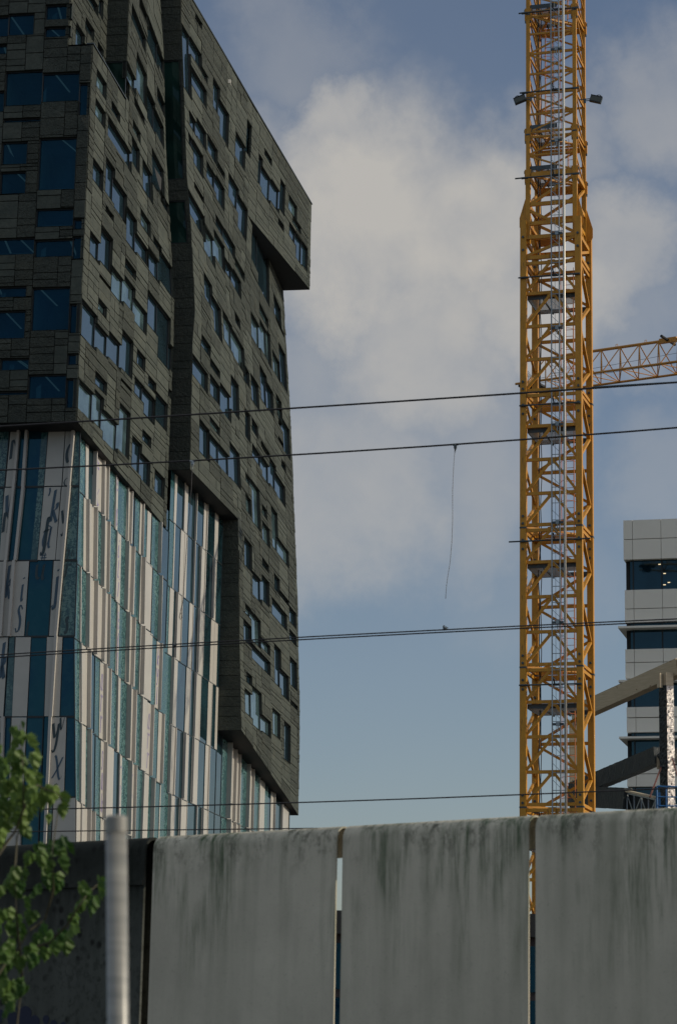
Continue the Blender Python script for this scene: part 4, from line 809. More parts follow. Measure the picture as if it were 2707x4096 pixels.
    def pp(u, v, z): return CB + E1*(lerp(in_, WL-in_, u)) + E2*(lerp(in_, WL-in_, v)) + UP*z
    lo, hi = (.0, 1.0) if not upper else (.05, .62)
    for v0, v1 in ((0, 0), (1, 1)): q.hexa([pp(lo, v0, zp), pp(hi, v0, zp), pp(hi, v0, zp)+E2*.03, pp(lo, v0, zp)+E2*.03, pp(lo, v0, zp+.2), pp(hi, v0, zp+.2), pp(hi, v0, zp+.2)+E2*.03, pp(lo, v0, zp+.2)+E2*.03], m=0)
    q.hexa([pp(lo, 0, zp), pp(lo, 1, zp), pp(lo, 1, zp)+E1*.03, pp(lo, 0, zp)+E1*.03, pp(lo, 0, zp+.2), pp(lo, 1, zp+.2), pp(lo, 1, zp+.2)+E1*.03, pp(lo, 0, zp+.2)+E1*.03], m=0)
    nb = 26
    for k in range(nb):
        v = (k+.5)/nb
        q.bar(pp(lo, v, zp+.02), pp(hi if v < .45 or upper else lerp(lo, hi, .72), v, zp+.02), .022, .012, m=1)
    for u in (lo+.33*(hi-lo), lo+.66*(hi-lo)): q.bar(pp(u, 0, zp-.03), pp(u, 1, zp-.03), .06, .06, m=0)
    q.build('platform', [M_DARKST, M_GRATE], sec)
    # caged ladder
    q = MB(); u0, u1 = (.62, .80) if not upper else ((.22, .38) if idx % 2 else (.70, .86)); v = .72
    for u in (u0, u1): q.tube([pp(u, v, z0), pp(u, v, z1)], .018, 5)
    zz = z0
    while zz < z1: q.bar(pp(u0, v, zz), pp(u1 if not upper else u1, v, zz), .02, .02); zz += .3
    for k in range(int((z1-z0)/.9)):
        z = z0+.5+k*.9; c = pp((u0+u1)/2, v, z)
        q.tube([c + E1*math.cos(a)*.36 + E2*(-.05-math.sin(a)*.6) for a in [math.pi*j/8 for j in range(9)]], .012, 4, 1)
    for a in (.2, .5, .8): q.tube([pp((u0+u1)/2, v, z0)+E1*math.cos(a*math.pi)*.36-E2*(.05+math.sin(a*math.pi)*.6), pp((u0+u1)/2, v, z1)+E1*math.cos(a*math.pi)*.36-E2*(.05+math.sin(a*math.pi)*.6)], .012, 4, 1)
    q.build('ladder', [M_CRANE, M_REDCABLE], sec)
    return sec
joints = [0.0, 5.9, 11.93, 17.88, 23.97, 29.99, 36.05]
for i, (a, b) in enumerate(zip(joints, joints[1:])): crane_section(a, b, WL, .27, 4, False, i)
# adapter from the wide to the narrow mast
sec = empty('mast_adapter', parent=crane)
for i in range(4):
    c = corner(i, WL); c2 = corner(i, WU); zt = 37.95
    q = MB(); q.box(c+UP*(36.05+zt)/2, (.135, .135, (zt-36.05)/2), ax=(E1, E2, UP)); q.box(c2+UP*(36.9+40.2)/2, (.1, .1, 1.65), ax=(E1, E2, UP))
    for dz in (.5, 1.1): q.tube([c+UP*(36.05+dz)-E2*.13, c+UP*(36.05+dz)-E2*.19], .055, 8, 1)
    q.build('leg', [M_CRANE, M_DARKST], sec)
    sx = -1 if i in (0, 3) else 1
    q = MB(); base = c2 + E1*sx*.1
    for yy in ((-.03),):
        prof = [(0, 39.05), (0, 37.55), (.17, 37.55), (.25, 37.72), (.25, 38.15), (.03, 39.0)]
        if i in (0, 2): prof = [(u*1.15, z) for u, z in prof]
        f = [base+E1*sx*u+E2*(-.02)+UP*z for u, z in prof]; g_ = [base+E1*sx*u+E2*.02+UP*z for u, z in prof]
        q.poly(f); q.poly(g_[::-1])
        for k in range(len(f)): q.quad(f[k], f[(k+1) % len(f)], g_[(k+1) % len(f)], g_[k])
    q.build('gusset_plate', M_CRANE, sec)
q = MB()
for a, b in ((0, 1), (1, 2), (3, 2), (0, 3)):
    A, B = corner(a, WU), corner(b, WU); A0, B0 = corner(a, WL), corner(b, WL)
    for z, P0, P1 in ((36.2, A0, B0), (37.15, A0, B0), (37.85, A, B), (38.75, A, B), (40.1, A, B)): q.bar(P0+UP*z, P1+UP*z, .12, .17)
    q.bar(B0+UP*37.1, A0+UP*36.25, .1, .12); q.bar(A+UP*38.5, B+UP*37.3, .1, .12); q.bar(A+UP*38.7, B+UP*40.0, .1, .12)
q.build('lattice', M_CRANE, sec)
q = MB(); q.box(CB+E1*.95+E2*1.2+UP*37.35, (.55, .5, .09), ax=(E1, E2, UP)); q.build('base_plate', M_CRANE, sec)
for i, (a, b) in enumerate(((40.1, 42.05), (42.05, 47.85), (47.85, 53.65), (53.65, 59.45))):
    crane_section(a, b, WU, .17, 2 if i == 0 else 6, True, i)
# climbing rail: grey ladder truss and pale pipe on the near face
q = MB(); fo = -.32; zb_, zt_ = 1.0, 60
def rp(u, z, d=0): return CB + E1*u + E2*(fo+d) + UP*z
u0, u1 = 1.31, 1.66
q.tube([rp(u0, zb_), rp(u0, zt_)], .030, 6); q.tube([rp(u1, zb_), rp(u1, zt_)], .030, 6); q.tube([rp(u1+.16, zb_, .08), rp(u1+.16, zt_, .08)], .018, 5)
z = zb_; k = 0
while z < zt_-1.4:
    q.bar(rp(u0, z), rp(u1+.16, z, .04), .03, .03); q.bar(rp(u0, z+.75), rp(u1+.16, z+.75, .04), .025, .025)
    q.bar(rp(u0, z+.45), rp(u1, z+.1), .02, .02); q.bar(rp(u0, z+1.15), rp(u1, z+.8), .02, .02)
    if k % 3 == 1:
        q.box(rp((u0+u1)/2+.08, z-.12, -.02), (.24, .03, .05), 1, ax=(E1, E2, UP)); q.box(rp((u0+u1)/2+.08, z-.12, -.06), (.07, .05, .08), ax=(E1, E2, UP)); q.tube([rp((u0+u1)/2+.08, z-.2, -.06), rp((u0+u1)/2+.08, z-.42, -.06)], .025, 6)
    z += 1.45; k += 1
q.build('climbing_rail', [M_GALV, M_DARKST], crane)
q = MB(); q.tube([rp(1.90, zb_, -.05), rp(1.90, zt_, -.05)], .042, 10); q.build('pipe', M_PIPE, crane, smooth=True)
q = MB(); q.tube([rp(1.46, zb_, .05), rp(1.46, zt_, .05)], .008, 4); q.build('hoist_rope', M_DARKST, crane)
# scaffold ties and their clamps
for z, ua, ub in ((47.8, -.2, 2.25), (43.95, -.15, 2.3), (39.9, -.35, 2.25), (35.25, -.2, 2.5), (29.4, -.15, 2.5), (23.35, -.6, 2.95), (17.1, -.15, 2.5)):
    q = MB(); q.tube([CB+E1*ua-E2*.2+UP*z, CB+E1*ub-E2*.2+UP*z], .035, 7)
    q.box(CB+E1*.08-E2*.17+UP*z, (.15, .04, .04), ax=(E1, E2, UP)); q.box(CB+E1*(WL-.05)-E2*.17+UP*z, (.15, .04, .04), ax=(E1, E2, UP))
    q.box(CB+E1*1.5-E2*.25+UP*(z-.02), (.16, .05, .045), 1, ax=(E1, E2, UP)); q.bar(CB+E1*1.35-E2*.25+UP*(z+.3), CB+E1*1.4-E2*.25+UP*z, .04, .06, 1)
    q.build('tie_bar', [M_DARKST, M_BLACK], crane)
# power cables inside the mast
rd = random.Random(3)
for u, v, m, rr in ((.3, .5, M_BLACK, .03), (.34, .62, M_BLACK, .02), (.9, .9, M_REDCABLE, .012), (.98, .85, M_REDCABLE, .010)):
    q = MB(); pts = []; z = 1.0
    while z < 60: pts.append(CB+E1*(WL*u*.55+.12+rd.uniform(-.05, .05))+E2*(WL*v*.6+rd.uniform(-.05, .05))+UP*z); z += 1.1
    q.tube(pts, rr, 5, caps=False); q.build('cable', m, crane)
q = MB(); q.box(CB+E1*(WL/2)+E2*(WL/2)+UP*.25, (2.4, 2.4, .25), ax=(E1, E2, UP)); q.build('foundation', M_CONC, crane)
# floodlights clamped to the mast
def floodlight(u, z, sx, label):
    t = empty('floodlight', label, 'floodlight', 'floodlights on the crane mast'); c = CB+E1*u-E2*.12+UP*z; t.location = c
    th = R(18)*sx; ax = (E1*math.cos(th)-UP*math.sin(th), E2*.9-UP*.35, UP*math.cos(th)+E1*math.sin(th))
    ax = tuple(a.normalized() for a in ax)
    q = MB(); q.box((0, 0, 0), (.27, .045, .15), ax=ax)
    for k in range(7): q.box(ax[0]*(-.21+.07*k)+ax[1]*.07, (.008, .035, .11), ax=ax)
    q.build('housing', M_DARKST, t)
    q = MB(); q.box(ax[1]*-.052, (.22, .006, .105), ax=ax); q.build('lens', M_LAMPGLASS, t)
    q = MB()
    for u0_, u1_, w_, w2_ in ((-.27, .27, .13, .15), (-.27, .27, -.15, -.13)): q.box(ax[2]*(w_+w2_)/2+ax[1]*-.055, (.27, .012, .012), ax=ax)
    pts = [ax[0]*(.08*sx+.13*math.cos(a)) + ax[2]*(.13+.12*math.sin(a))+ax[1]*.02 for a in [math.pi*j/8 for j in range(9)]]; q.tube(pts, .018, 5); q.build('handle', M_BLACK, t)
    q = MB(); q.bar(ax[0]*-.2*sx, E1*(-sx*.75)+UP*.06, .035, .035); q.bar(ax[0]*-.2*sx-UP*.08, E1*(-sx*.45)-UP*.02, .03, .03); q.box(E1*(-sx*.5)+UP*-.02, (.04, .04, .10), ax=(E1, E2, UP)); q.build('bracket', M_DARKST, t)
floodlight(-.15, 43.66, -1, 'black floodlight hanging off the left side of the crane mast')
floodlight(3.3, 43.33, 1, 'black floodlight sticking out from the right side of the crane mast')

# ================================================================ SECOND CRANE, jib seen behind the mast
P = D['P']
jr = empty('crane_jib', 'amber lattice jib of a second crane reaching in behind the mast', 'crane jib')
n0, n1 = Vector(P['jib_near'][0]), Vector(P['jib_near'][1]); f0 = Vector(P['jib_far'][0]); tp = Vector(P['jib_top'][0])
jd = (n1-n0); jd.z = 0; jd.normalize(); jp = Vector((-jd.y, jd.x, 0)); wj = (f0-n0).dot(jp); base = n0.copy(); hj = tp.z-n0.z
def jpnt(s, k, h=0): return base + jd*s + jp*(wj*k) + UP*h
s0, s1 = -5.2, 22
q = MB(); q.tube([jpnt(s0+2.2, .5, hj), jpnt(s1, .5, hj)], .095, 8); q.build('top_chord', M_JIB, jr)
for k in (0, 1): q = MB(); q.tube([jpnt(s0, k), jpnt(s1, k)], .075, 8); q.build('bottom_chord', M_JIB, jr)
q = MB(); s = s0+.8; st = 1.25; k = 0
while s < s1-st:
    for e in (0, 1):
        q.tube([jpnt(s, e), jpnt(s+st/2, .5, hj)], .035, 5); q.tube([jpnt(s+st/2, .5, hj), jpnt(s+st, e)], .035, 5)
    q.tube([jpnt(s, 0), jpnt(s+st, 1)], .03, 5) if k % 2 else q.tube([jpnt(s, 1), jpnt(s+st, 0)], .03, 5)
    q.tube([jpnt(s, 0), jpnt(s, 1)], .03, 5)
    s += st; k += 1
q.build('lattice', M_JIB, jr)
q = MB(); 
for sx in (4.35,): q.bar(jpnt(sx-.55, .5, hj), jpnt(sx+.55, .5, hj), .2, .30); q.tube([jpnt(sx, .1, hj), jpnt(sx, .9, hj)], .09, 8, 1)
for sx in (1.0, 2.9): q.tube([jpnt(sx-.07, .5, hj+.08), jpnt(sx-.05, .5, hj+.22), jpnt(sx+.05, .5, hj+.22), jpnt(sx+.07, .5, hj+.08)], .02, 4)
q.box(jpnt(s0+.5, .5, .1), (.7, .5, .06), 1, ax=(jd, jp, UP)); q.box(jpnt(s0+.4, .5, -.1), (.35, .2, .3), 1, ax=(jd, jp, UP))
for a in range(5): q.tube([jpnt(s0+.2+.05*a, .3, .0), jpnt(s0+.1+.04*a, .3, .6), jpnt(s0+.5+.07*a, .3, .95-.1*a), jpnt(s0+.35+.1*a, .3, .3)], .015, 4, 1)
q.build('chord_fittings', [M_JIB, M_BLACK], jr)
q = MB(); q.tube([jpnt(s0+1, .5, .55), jpnt(8, .5, 1.05), jpnt(s1, .5, 1.5)], .012, 4); q.tube([jpnt(s0+1, .5, .25), jpnt(s1, .5, .45)], .012, 4); q.build('jib_rope', M_DARKST, jr)
q = MB(); mb_ = jpnt(s1+.5, .5); tt = mb_.z+2.2
for dx, dy in ((-.7, -.7), (.7, -.7), (.7, .7), (-.7, .7)): q.bar((mb_.x+dx, mb_.y+dy, 0), (mb_.x+dx, mb_.y+dy, tt), .14, .14)
zt2 = 0
while zt2 < tt-2: q.bar((mb_.x-.7, mb_.y-.7, zt2), (mb_.x+.7, mb_.y-.7, zt2+2), .07, .07); q.bar((mb_.x+.7, mb_.y+.7, zt2), (mb_.x-.7, mb_.y+.7, zt2+2), .07, .07); q.bar((mb_.x-.7, mb_.y+.7, zt2), (mb_.x-.7, mb_.y-.7, zt2+2), .07, .07); q.bar((mb_.x+.7, mb_.y-.7, zt2), (mb_.x+.7, mb_.y+.7, zt2+2), .07, .07); zt2 += 2
q.build('slewing_tower', M_JIB, jr)

# ================================================================ PALE OFFICE BLOCK AT RIGHT
wb = empty('office_block', 'pale panelled office block with ribbon windows at the right edge', 'building')
a0, a1 = Vector(P['wb'][0]), Vector(P['wb'][1]); wd = (a1-a0); wd.z = 0; wd.normalize(); wn = Vector((wd.y, -wd.x, 0)); ztop = a0.z
wbase = Vector((a0.x, a0.y, 0)); mppw = 170/F_PX
def wp(u, z, d=0): return wbase + wd*u + wn*d + UP*z
def zpx(y): return ztop - (y-2082)*mppw*1.017
WID = 30
def wbox(u0, u1, z0, z1, d0, d1, name, m):
    q = MB(); q.hexa([wp(u, z, d) for z in (z0, z1) for u, d in ((u0, d1), (u1, d1), (u1, d0), (u0, d0))]); return q.build(name, m, wb)
bands = [(2082, 2160), (2162, 2244), (2368, 2444), (2446, 2500), (2608, 2661), (2663, 2725), (2840, 2881), (2884, 2940), (3073, 3104), (3106, 3155)]
joints_u = [0, 38*mppw, 154*mppw, 270*mppw, 386*mppw, 502*mppw, 700*mppw, 900*mppw, 1100*mppw, WID]
for y0, y1 in bands:
    for ua, ub in zip(joints_u, joints_u[1:]):
        off_ = 0 if y0 < 2300 else (.06 if y0 < 2700 else .12)
        wbox(ua+off_+.015, ub+off_-.015, zpx(y1)+.015, zpx(y0), -.5, 0, 'facade_panel', M_PALE)
for y0, y1 in ((2246, 2368), (2500, 2608), (2725, 2840), (2940, 3073), (3155, 3230)):
    for ua, ub in zip(joints_u, joints_u[1:]):
        if ua == 0: ua = .42
        wbox(ua, ub-.07, zpx(y1)-.02, zpx(y0)+.02, -.62, -.45, 'ribbon_window', M_GLASS_RB)
        wbox(ub-.07, ub+.02, zpx(y1), zpx(y0), -.62, -.38, 'window_mullion', M_FRAME)
q = MB(); q.hexa([wp(u, z, d) for z in (0, ztop-.05) for u, d in ((.1, -.66), (WID, -.66), (WID, -14), (.1, -14))]); q.build('inner_body', M_CORE, wb)
for y in (2519, 2735, 2960):
    wbox(-.35, WID, zpx(y+8), zpx(y), -.5, .55, 'sunshade', M_PALE)
    wbox(-.35, .36, zpx(y+8)+.002, zpx(y)-.002, -8.5, -.5, 'sunshade', M_PALE)
for y0, y1 in bands[1::2]: wbox(.0+(0 if y0 < 2300 else .06 if y0 < 2700 else .12), .38, zpx(y1)+.015, zpx(y0), -9, -.5, 'facade_panel', M_PALE)
q = MB(); q.hexa([wp(u, z, d) for z in (0, zpx(3225)) for u, d in ((0, 0), (WID, 0), (WID, -.6), (0, -.6))]); q.build('lower_storeys', M_PALE, wb)
M_LIT = bpy.data.materials.new('ceiling_lamp'); M_LIT.use_nodes = True; pb = M_LIT.node_tree.nodes['Principled BSDF']; pb.inputs['Base Color'].default_value = (1, .8, .5, 1); pb.inputs['Emission Color'].default_value = (1, .78, .45, 1); pb.inputs['Emission Strength'].default_value = .9
for x, y in ((2634, 2262), (2654, 2300), (2671, 2337), (2653, 2346)):
    q = MB(); q.box(wp((x-2490)*mppw, zpx(y), -.44), (.09, .01, .03), ax=(wd, wn, UP)); q.build('ceiling_lamp', M_LIT, wb)

# ================================================================ TIMBER FRAME GOING UP IN FRONT OF IT
def V(n): return Vector(P[n])
def beam_mesh(p, q_, wdt, hgt, m): b = MB(); b.bar(p, q_, wdt, hgt, m=m); return b
b = MB(); b.bar(V('b0'), V('b1c')+(V('b1c')-V('b1b')).normalized()*.0, .5, .80); b.bar(V('b1c'), V('b1c')+Vector((3.4, -.6, 1.35)), .5, .8)
tag(b.build('timber_beam', M_WOOD), 'bare pale glulam beam rising to the right above the wrapped ones', 'beam')
b = MB(); b.bar(V('post2t')-UP*.6, Vector((V('post2t').x, V('post2t').y, .2)), .42, .42)
tag(b.build('timber_post', M_WOOD), 'bare pale timber post seen through the foot of the crane mast', 'post')
col = empty('wrapped_column', 'column wrapped in crumpled silver foil under the bare timber beam', 'column')
ct = V('colt'); cx = Vector((math.cos(R(24)), math.sin(R(24)), 0)); cy = Vector((-cx.y, cx.x, 0))
# faces: cx side faces the sun
aX = Vector((math.cos(R(-52)), math.sin(R(-52)), 0)); aY = Vector((-aX.y, aX.x, 0))
rd = random.Random(9)
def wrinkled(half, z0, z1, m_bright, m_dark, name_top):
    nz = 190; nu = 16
    for face, mm, nm in ((0, m_bright, 'silver_wrap'), (1, m_dark, 'shaded_wrap')):  # sun side bright foil; dark material paints the foil's shaded side
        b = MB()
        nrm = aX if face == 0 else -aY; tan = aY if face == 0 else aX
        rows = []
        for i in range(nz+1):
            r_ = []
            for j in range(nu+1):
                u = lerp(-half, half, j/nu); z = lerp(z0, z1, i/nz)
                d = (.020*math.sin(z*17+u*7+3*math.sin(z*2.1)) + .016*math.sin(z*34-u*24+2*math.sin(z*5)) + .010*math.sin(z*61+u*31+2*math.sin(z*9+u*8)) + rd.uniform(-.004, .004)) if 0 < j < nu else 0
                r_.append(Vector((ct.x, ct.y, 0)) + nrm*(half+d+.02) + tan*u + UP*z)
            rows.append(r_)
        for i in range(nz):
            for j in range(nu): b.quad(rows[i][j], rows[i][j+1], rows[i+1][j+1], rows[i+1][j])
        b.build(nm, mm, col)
    b = MB(); b.box(Vector((ct.x, ct.y, (z0+z1)/2)), (half, half, (z1-z0)/2), ax=(aX, aY, UP)); b.build('column_core', M_BLACK, col)
ctz = ct.z
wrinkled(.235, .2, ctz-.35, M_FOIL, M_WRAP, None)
b = MB(); b.box(Vector((ct.x, ct.y, ctz-.05)), (.24, .24, .32), ax=(aX, aY, UP)); b.box(Vector((ct.x-.33, ct.y-.2, ctz-.12)), (.1, .08, .34), ax=(aX, aY, UP)); b.build('timber_head', M_WOOD, col)
def wrapped(name, label, p, q_, h_, w_, txts, red=False):
    t = empty(name, label, 'wrapped beam'); p, q_ = Vector(p), Vector(q_); d = (q_-p); L = d.length; d.normalize(); side = d.cross(UP).normalized(); u_ = side.cross(d).normalized()
    n = 60; b = MB(); prev = None
    for i in range(n+1):
        c = p + d*(L*i/n); k = 1+.02*rd.uniform(-1, 1)
        ring = [c + side*(w_/2*k*a) + u_*(h_/2*k*e) for a, e in ((-1, -1), (1, -1), (1, 1), (-1, 1))]
        if prev:
            for j in range(4): b.quad(prev[j], prev[(j+1) % 4], ring[(j+1) % 4], ring[j])
        else: b.quad(*ring)
        prev = ring
    b.quad(*prev); b.build('wrap_film', M_WRAP, t)
    for k, (s, v, txt, size, m) in enumerate(txts):
        cu = bpy.data.curves.new('print', 'FONT'); cu.body = txt; cu.size = size; cu.extrude = .002
        ob = bpy.data.objects.new('tmp', cu); COL.objects.link(ob); bpy.context.view_layer.update()
        me = bpy.data.meshes.new_from_object(ob.evaluated_get(bpy.context.evaluated_depsgraph_get())); bpy.data.objects.remove(ob)
        me.materials.clear(); me.materials.append(m)
        o = bpy.data.objects.new('wrap_print', me); COL.objects.link(o); o.parent = t
        ang = R(48); dx = d*math.cos(ang)+u_*math.sin(ang); dy = -d*math.sin(ang)+u_*math.cos(ang)
        if side.y > 0: nn = -side
        else: nn = side
        c = p + d*s + u_*v + nn*(w_/2+.03)
        o.matrix_world = Matrix(((dx.x, dy.x, nn.x, c.x), (dx.y, dy.y, nn.y, c.y), (dx.z, dy.z, nn.z, c.z), (0, 0, 0, 1)))
    return t
tx1 = [(1.6+k*.62, (-.34 if k % 2 else -.14), 'DYHERMA', .10, M_WRAPTXT_D) for k in range(8)]
wrapped('wrapped_beam', 'long dark wrapped beam sloping up from the crane foot to the foil column', Vector(P['w1z']), Vector(P['w1b']), .80, .5, tx1)
tx2 = [(1.35, -.05, 'DYHERMA', .17, M_WRAPTXT), (1.5, -.19, 'MODUGNO', .12, M_WRAPTXT), (2.0, -.12, 'MODUGNO', .17, M_WRAPTXT), (2.5, -.2, 'DYHA', .17, M_WRAPTXT_D), (1.3, -.42, 'DAV', .16, M_WRAPTXT), (2.25, -.5, 'NAD', .17, M_WRAPTXT), (1.5, .05, 'LESS', .13, M_REDTXT)]
wt = wrapped('wrapped_girder', 'dark wrapped girder with pale printed lettering low behind the concrete wall', Vector(P['w2a'])+UP*.25, Vector(P['w2c'])+UP*.0, 1.0, .5, tx2)
# steel truss with a timber top plate
tr = empty('steel_truss', 'low steel truss with a wooden top plate between the wrapped girder and blue lift', 'truss')
pA, pB = Vector(P['w2c'])+Vector((-.05, 0, .32)), Vector(P['w2d'])+Vector((-.0, 0, .25)); dT = pB-pA; HT = 1.0
q = MB(); q.bar(pA+UP*.04, pB+UP*.04, .3, .09); q.build('top_plate', M_WOOD, tr)
q = MB(); q.bar(pA-UP*.05, pB-UP*.05, .08, .08); q.bar(pA-UP*HT, pB-UP*HT, .08, .08)
for k in range(5): q.bar(pA+dT*(k/4)-UP*.05, pA+dT*(k/4)-UP*HT, .05, .06)
for k in range(4): q.bar(pA+dT*((k+(k % 2))/4)-UP*.1, pA+dT*((k+1-(k % 2))/4)-UP*HT, .04, .05)
q.build('steel_members', M_GALV, tr)
q = MB(); q.quad(pA-UP*.02+Vector((0, .3, 0)), pB-UP*.02+Vector((0, .3, 0)), pB-UP*1.8+Vector((0, .3, 0)), pA-UP*1.8+Vector((0, .3, 0))); q.build('dark_sheet', M_WRAP, tr)
# blue access lift
lf = empty('access_lift', 'bright blue access platform standing behind the foil column', 'access lift'); Lp = Vector(P['lift'])
q = MB()
for dx in (0, .42, .95): q.tube([Lp+Vector((dx, 0, -1.2)), Lp+Vector((dx, 0, .1)), Lp+Vector((dx+.06, 0, .17)), Lp+Vector((dx+.2, 0, .17))], .045, 7)
for dz in (.16, -.3, -.7): q.tube([Lp+Vector((0, 0, dz)), Lp+Vector((1.3, 0, dz))], .035, 6)
q.build('guard_rail', M_BLUE, lf)
q = MB(); q.box(Lp+Vector((.12, .1, -.65)), (.05, .05, .55)); q.box(Lp+Vector((.6, .4, -1.2)), (.7, .4, .12)); q.build('lift_body', M_BLUE, lf)
q = MB(); q.box(Vector((Lp.x+.6, Lp.y+.4, (Lp.z-1.3)/2)), (.5, .35, (Lp.z-1.3)/2)); q.build('lift_chassis', M_DARKST, lf)
q = MB(); q.bar(Vector(P['w1b'])+Vector((.1, -.3, -.5)), Lp+Vector((-.35, -.3, -.35)), .06, .06); q.bar(Vector(P['w1b'])+Vector((.55, -.6, -.2)), Lp+Vector((1.1, -.3, -.2)), .05, .05)
tag(q.build('bracing_strut', M_RUST), 'thin dark red bracing struts leaning against the foil column', 'strut')
q = MB(); wr = Vector(P['w1b'])+Vector((.38, -.25, -.15)); 
import bmesh as _b
bmx = bmesh.new(); bmesh.ops.create_icosphere(bmx, subdivisions=4, radius=.36)
for v in bmx.verts:
    k = 1+.12*math.sin(v.co.x*19+v.co.z*13)+.08*math.sin(v.co.y*31+v.co.z*23); v.co = Vector((v.co.x*1.25, v.co.y*.8, v.co.z*1.1))*k
me = bpy.data.meshes.new('wrapped_joint'); bmx.to_mesh(me); bmx.free(); me.materials.append(M_WRAP); o = bpy.data.objects.new('wrapped_joint', me); COL.objects.link(o); o.location = wr
tag(o, 'bulging dark plastic bundle round the beam joint at the foil column', 'wrapped joint')
b = MB(); b.bar(wr+Vector((-.42, .1, .15)), wr+Vector((-.42, .1, -.5)), .12, .16); b.bar(wr+Vector((-.2, 0, -.42)), wr+Vector((.3, 0, -.38)), .1, .1)
tag(b.build('timber_block', M_WOOD), 'short bare timber block at the upper end of the wrapped beam', 'timber block')
b = MB(); b.bar(wr+Vector((.1, 0, .05)), wr+Vector((3.5, -.4, .5)), .5, .7)
tag(b.build('wrapped_stub', M_WRAP), 'dark wrapped beam leaving the foil column at the right edge', 'wrapped beam')

# ================================================================ SEEN THROUGH THE SLITS IN THE WALL
g1 = V('g1'); lb = empty('low_building', 'low building with blue windows seen through the slit between two wall slabs', 'building')
q = MB(); q.box((g1.x+2, g1.y+5, g1.z/2-.2), (7, 4.95, g1.z/2-.2)); q.build('body', mat('dark_red_cladding', (.05, .035, .035), .8), lb)
q = MB(); q.box((g1.x+2, g1.y+4.9, g1.z-.3), (7.1, 5.1, .28)); q.build('roof_edge', M_BLACK, lb)
for k in range(6):
    q = MB(); q.box((g1.x-4+k*2.2, g1.y-.0, g1.z-1.35), (1.0, .04, .55)); q.build('window', M_GLASS_BLUE, lb)
    q = MB(); q.box((g1.x-4+k*2.2, g1.y-.0, g1.z-2.6), (1.0, .04, .5)); q.build('window', M_GLASS_BLUE, lb)
for k in range(7):
    q = MB(); q.box((g1.x-5.1+k*2.2, g1.y-.04, g1.z-2), (.06, .04, 1.4)); q.build('mullion', M_GALV, lb)
g2 = V('g2'); q = MB(); q.box((g2.x+2, g2.y+2, g2.z/2), (5.5, 2, g2.z/2)); q.box((g2.x+2, g2.y+2, g2.z+.04), (5.6, 2.1, .06))
for k in range(10): q.box((g2.x-3+k*1.1, g2.y-.03, g2.z/2), (.03, .03, g2.z/2-.1))
tag(q.build('site_cabin', mat('dark_blue_cabin', (.015, .018, .03), .6)), 'dark site cabin at the crane foot seen through the right slit in the wall', 'cabin')

# ================================================================ CONCRETE WALL SLABS
wa_ = Vector((3.1207, 22.0, 0)); wbp = Vector((-1.8923, 26.087, 0)); WD = (wbp-wa_).normalized(); WN = Vector((WD.y, -WD.x, 0))
if WN.y > 0: WN = -WN
TOPZ = 3.872
def wall_slab(x0, x1, name, m, label, rim=True, thick=.018, rad=.135, drop=.17, seed=0, recess=False):
    """sheet folded over at the top: front face to the ground, round crest, short rear flange; x measured along WD"""
    rd = random.Random(seed)
    prof = [(0, 0.0), (0, TOPZ-rad)]                                   # (into wall, z) outer
    n = 12; outer = [(0.0, -.05), (0.0, TOPZ-1.2), (0.0, TOPZ-rad)]
    for k in range(1, n): a = math.pi*k/n; outer.append((rad-rad*math.cos(a), TOPZ-rad+rad*math.sin(a)))
    drop = min(drop, TOPZ-rad); outer += [(2*rad, TOPZ-rad), (2*rad, TOPZ-rad-drop)]
    inner = [(thick, -.05), (thick, TOPZ-1.2), (thick, TOPZ-rad)]; r2 = rad-thick
    for k in range(1, n): a = math.pi*k/n; inner.append((rad-r2*math.cos(a), TOPZ-rad+r2*math.sin(a)))
    inner += [(2*rad-thick, TOPZ-rad), (2*rad-thick, TOPZ-rad-drop)]
    b = MB(); xs = rng(x0, x1, 30)
    wob = [rd.uniform(-.0012, .0012) for _ in xs]
    def pt(x, p, i): return wa_ + WD*x - WN*p[0] + UP*(p[1] + (wob[i] if p[1] > 3 else 0))
    def chip(x, i): return 0
    for i in range(len(xs)-1):
        for k in range(len(outer)-1):
            b.quad(pt(xs[i], outer[k], i), pt(xs[i+1], outer[k], i+1), pt(xs[i+1], outer[k+1], i+1), pt(xs[i], outer[k+1], i))
            b.quad(pt(xs[i], inner[k], i), pt(xs[i], inner[k+1], i), pt(xs[i+1], inner[k+1], i+1), pt(xs[i+1], inner[k], i+1))
        b.quad(pt(xs[i], outer[-1], i), pt(xs[i+1], outer[-1], i+1), pt(xs[i+1], inner[-1], i+1), pt(xs[i], inner[-1], i))
    for x, i in ((x0, 0), (x1, len(xs)-1)):
        for k in range(len(outer)-1): b.quad(pt(x, outer[k], i), pt(x, outer[k+1], i), pt(x, inner[k+1], i), pt(x, inner[k], i))
    if recess:
        b.hexa([wa_+WD*x+WN*d+UP*z for z in (TOPZ-.52, TOPZ-.47) for x, d in ((x0, .03), (x1, .03), (x1, -.005), (x0, -.005))])
    bmx = bmesh.new()
    o = b.build(name, m)
    bmx.from_mesh(o.data); bmesh.ops.remove_doubles(bmx, verts=bmx.verts, dist=.0005); bmesh.ops.recalc_face_normals(bmx, faces=bmx.faces)
    for f in bmx.faces: f.smooth = True
    bmx.to_mesh(o.data); bmx.free()
    try: o.data.set_sharp_from_angle(angle=R(40))
    except Exception: pass
    tag(o, label, 'wall slab', 'concrete slabs of the wall'); return o
wall_slab(-2.4, 1.555, 'concrete_slab', M_CONC, 'grey concrete wall slab at the right, right of the slit below the crane', seed=1)
wall_slab(1.635, 3.895, 'concrete_slab', M_CONC, 'streaked grey concrete wall slab between the two slits', seed=2)
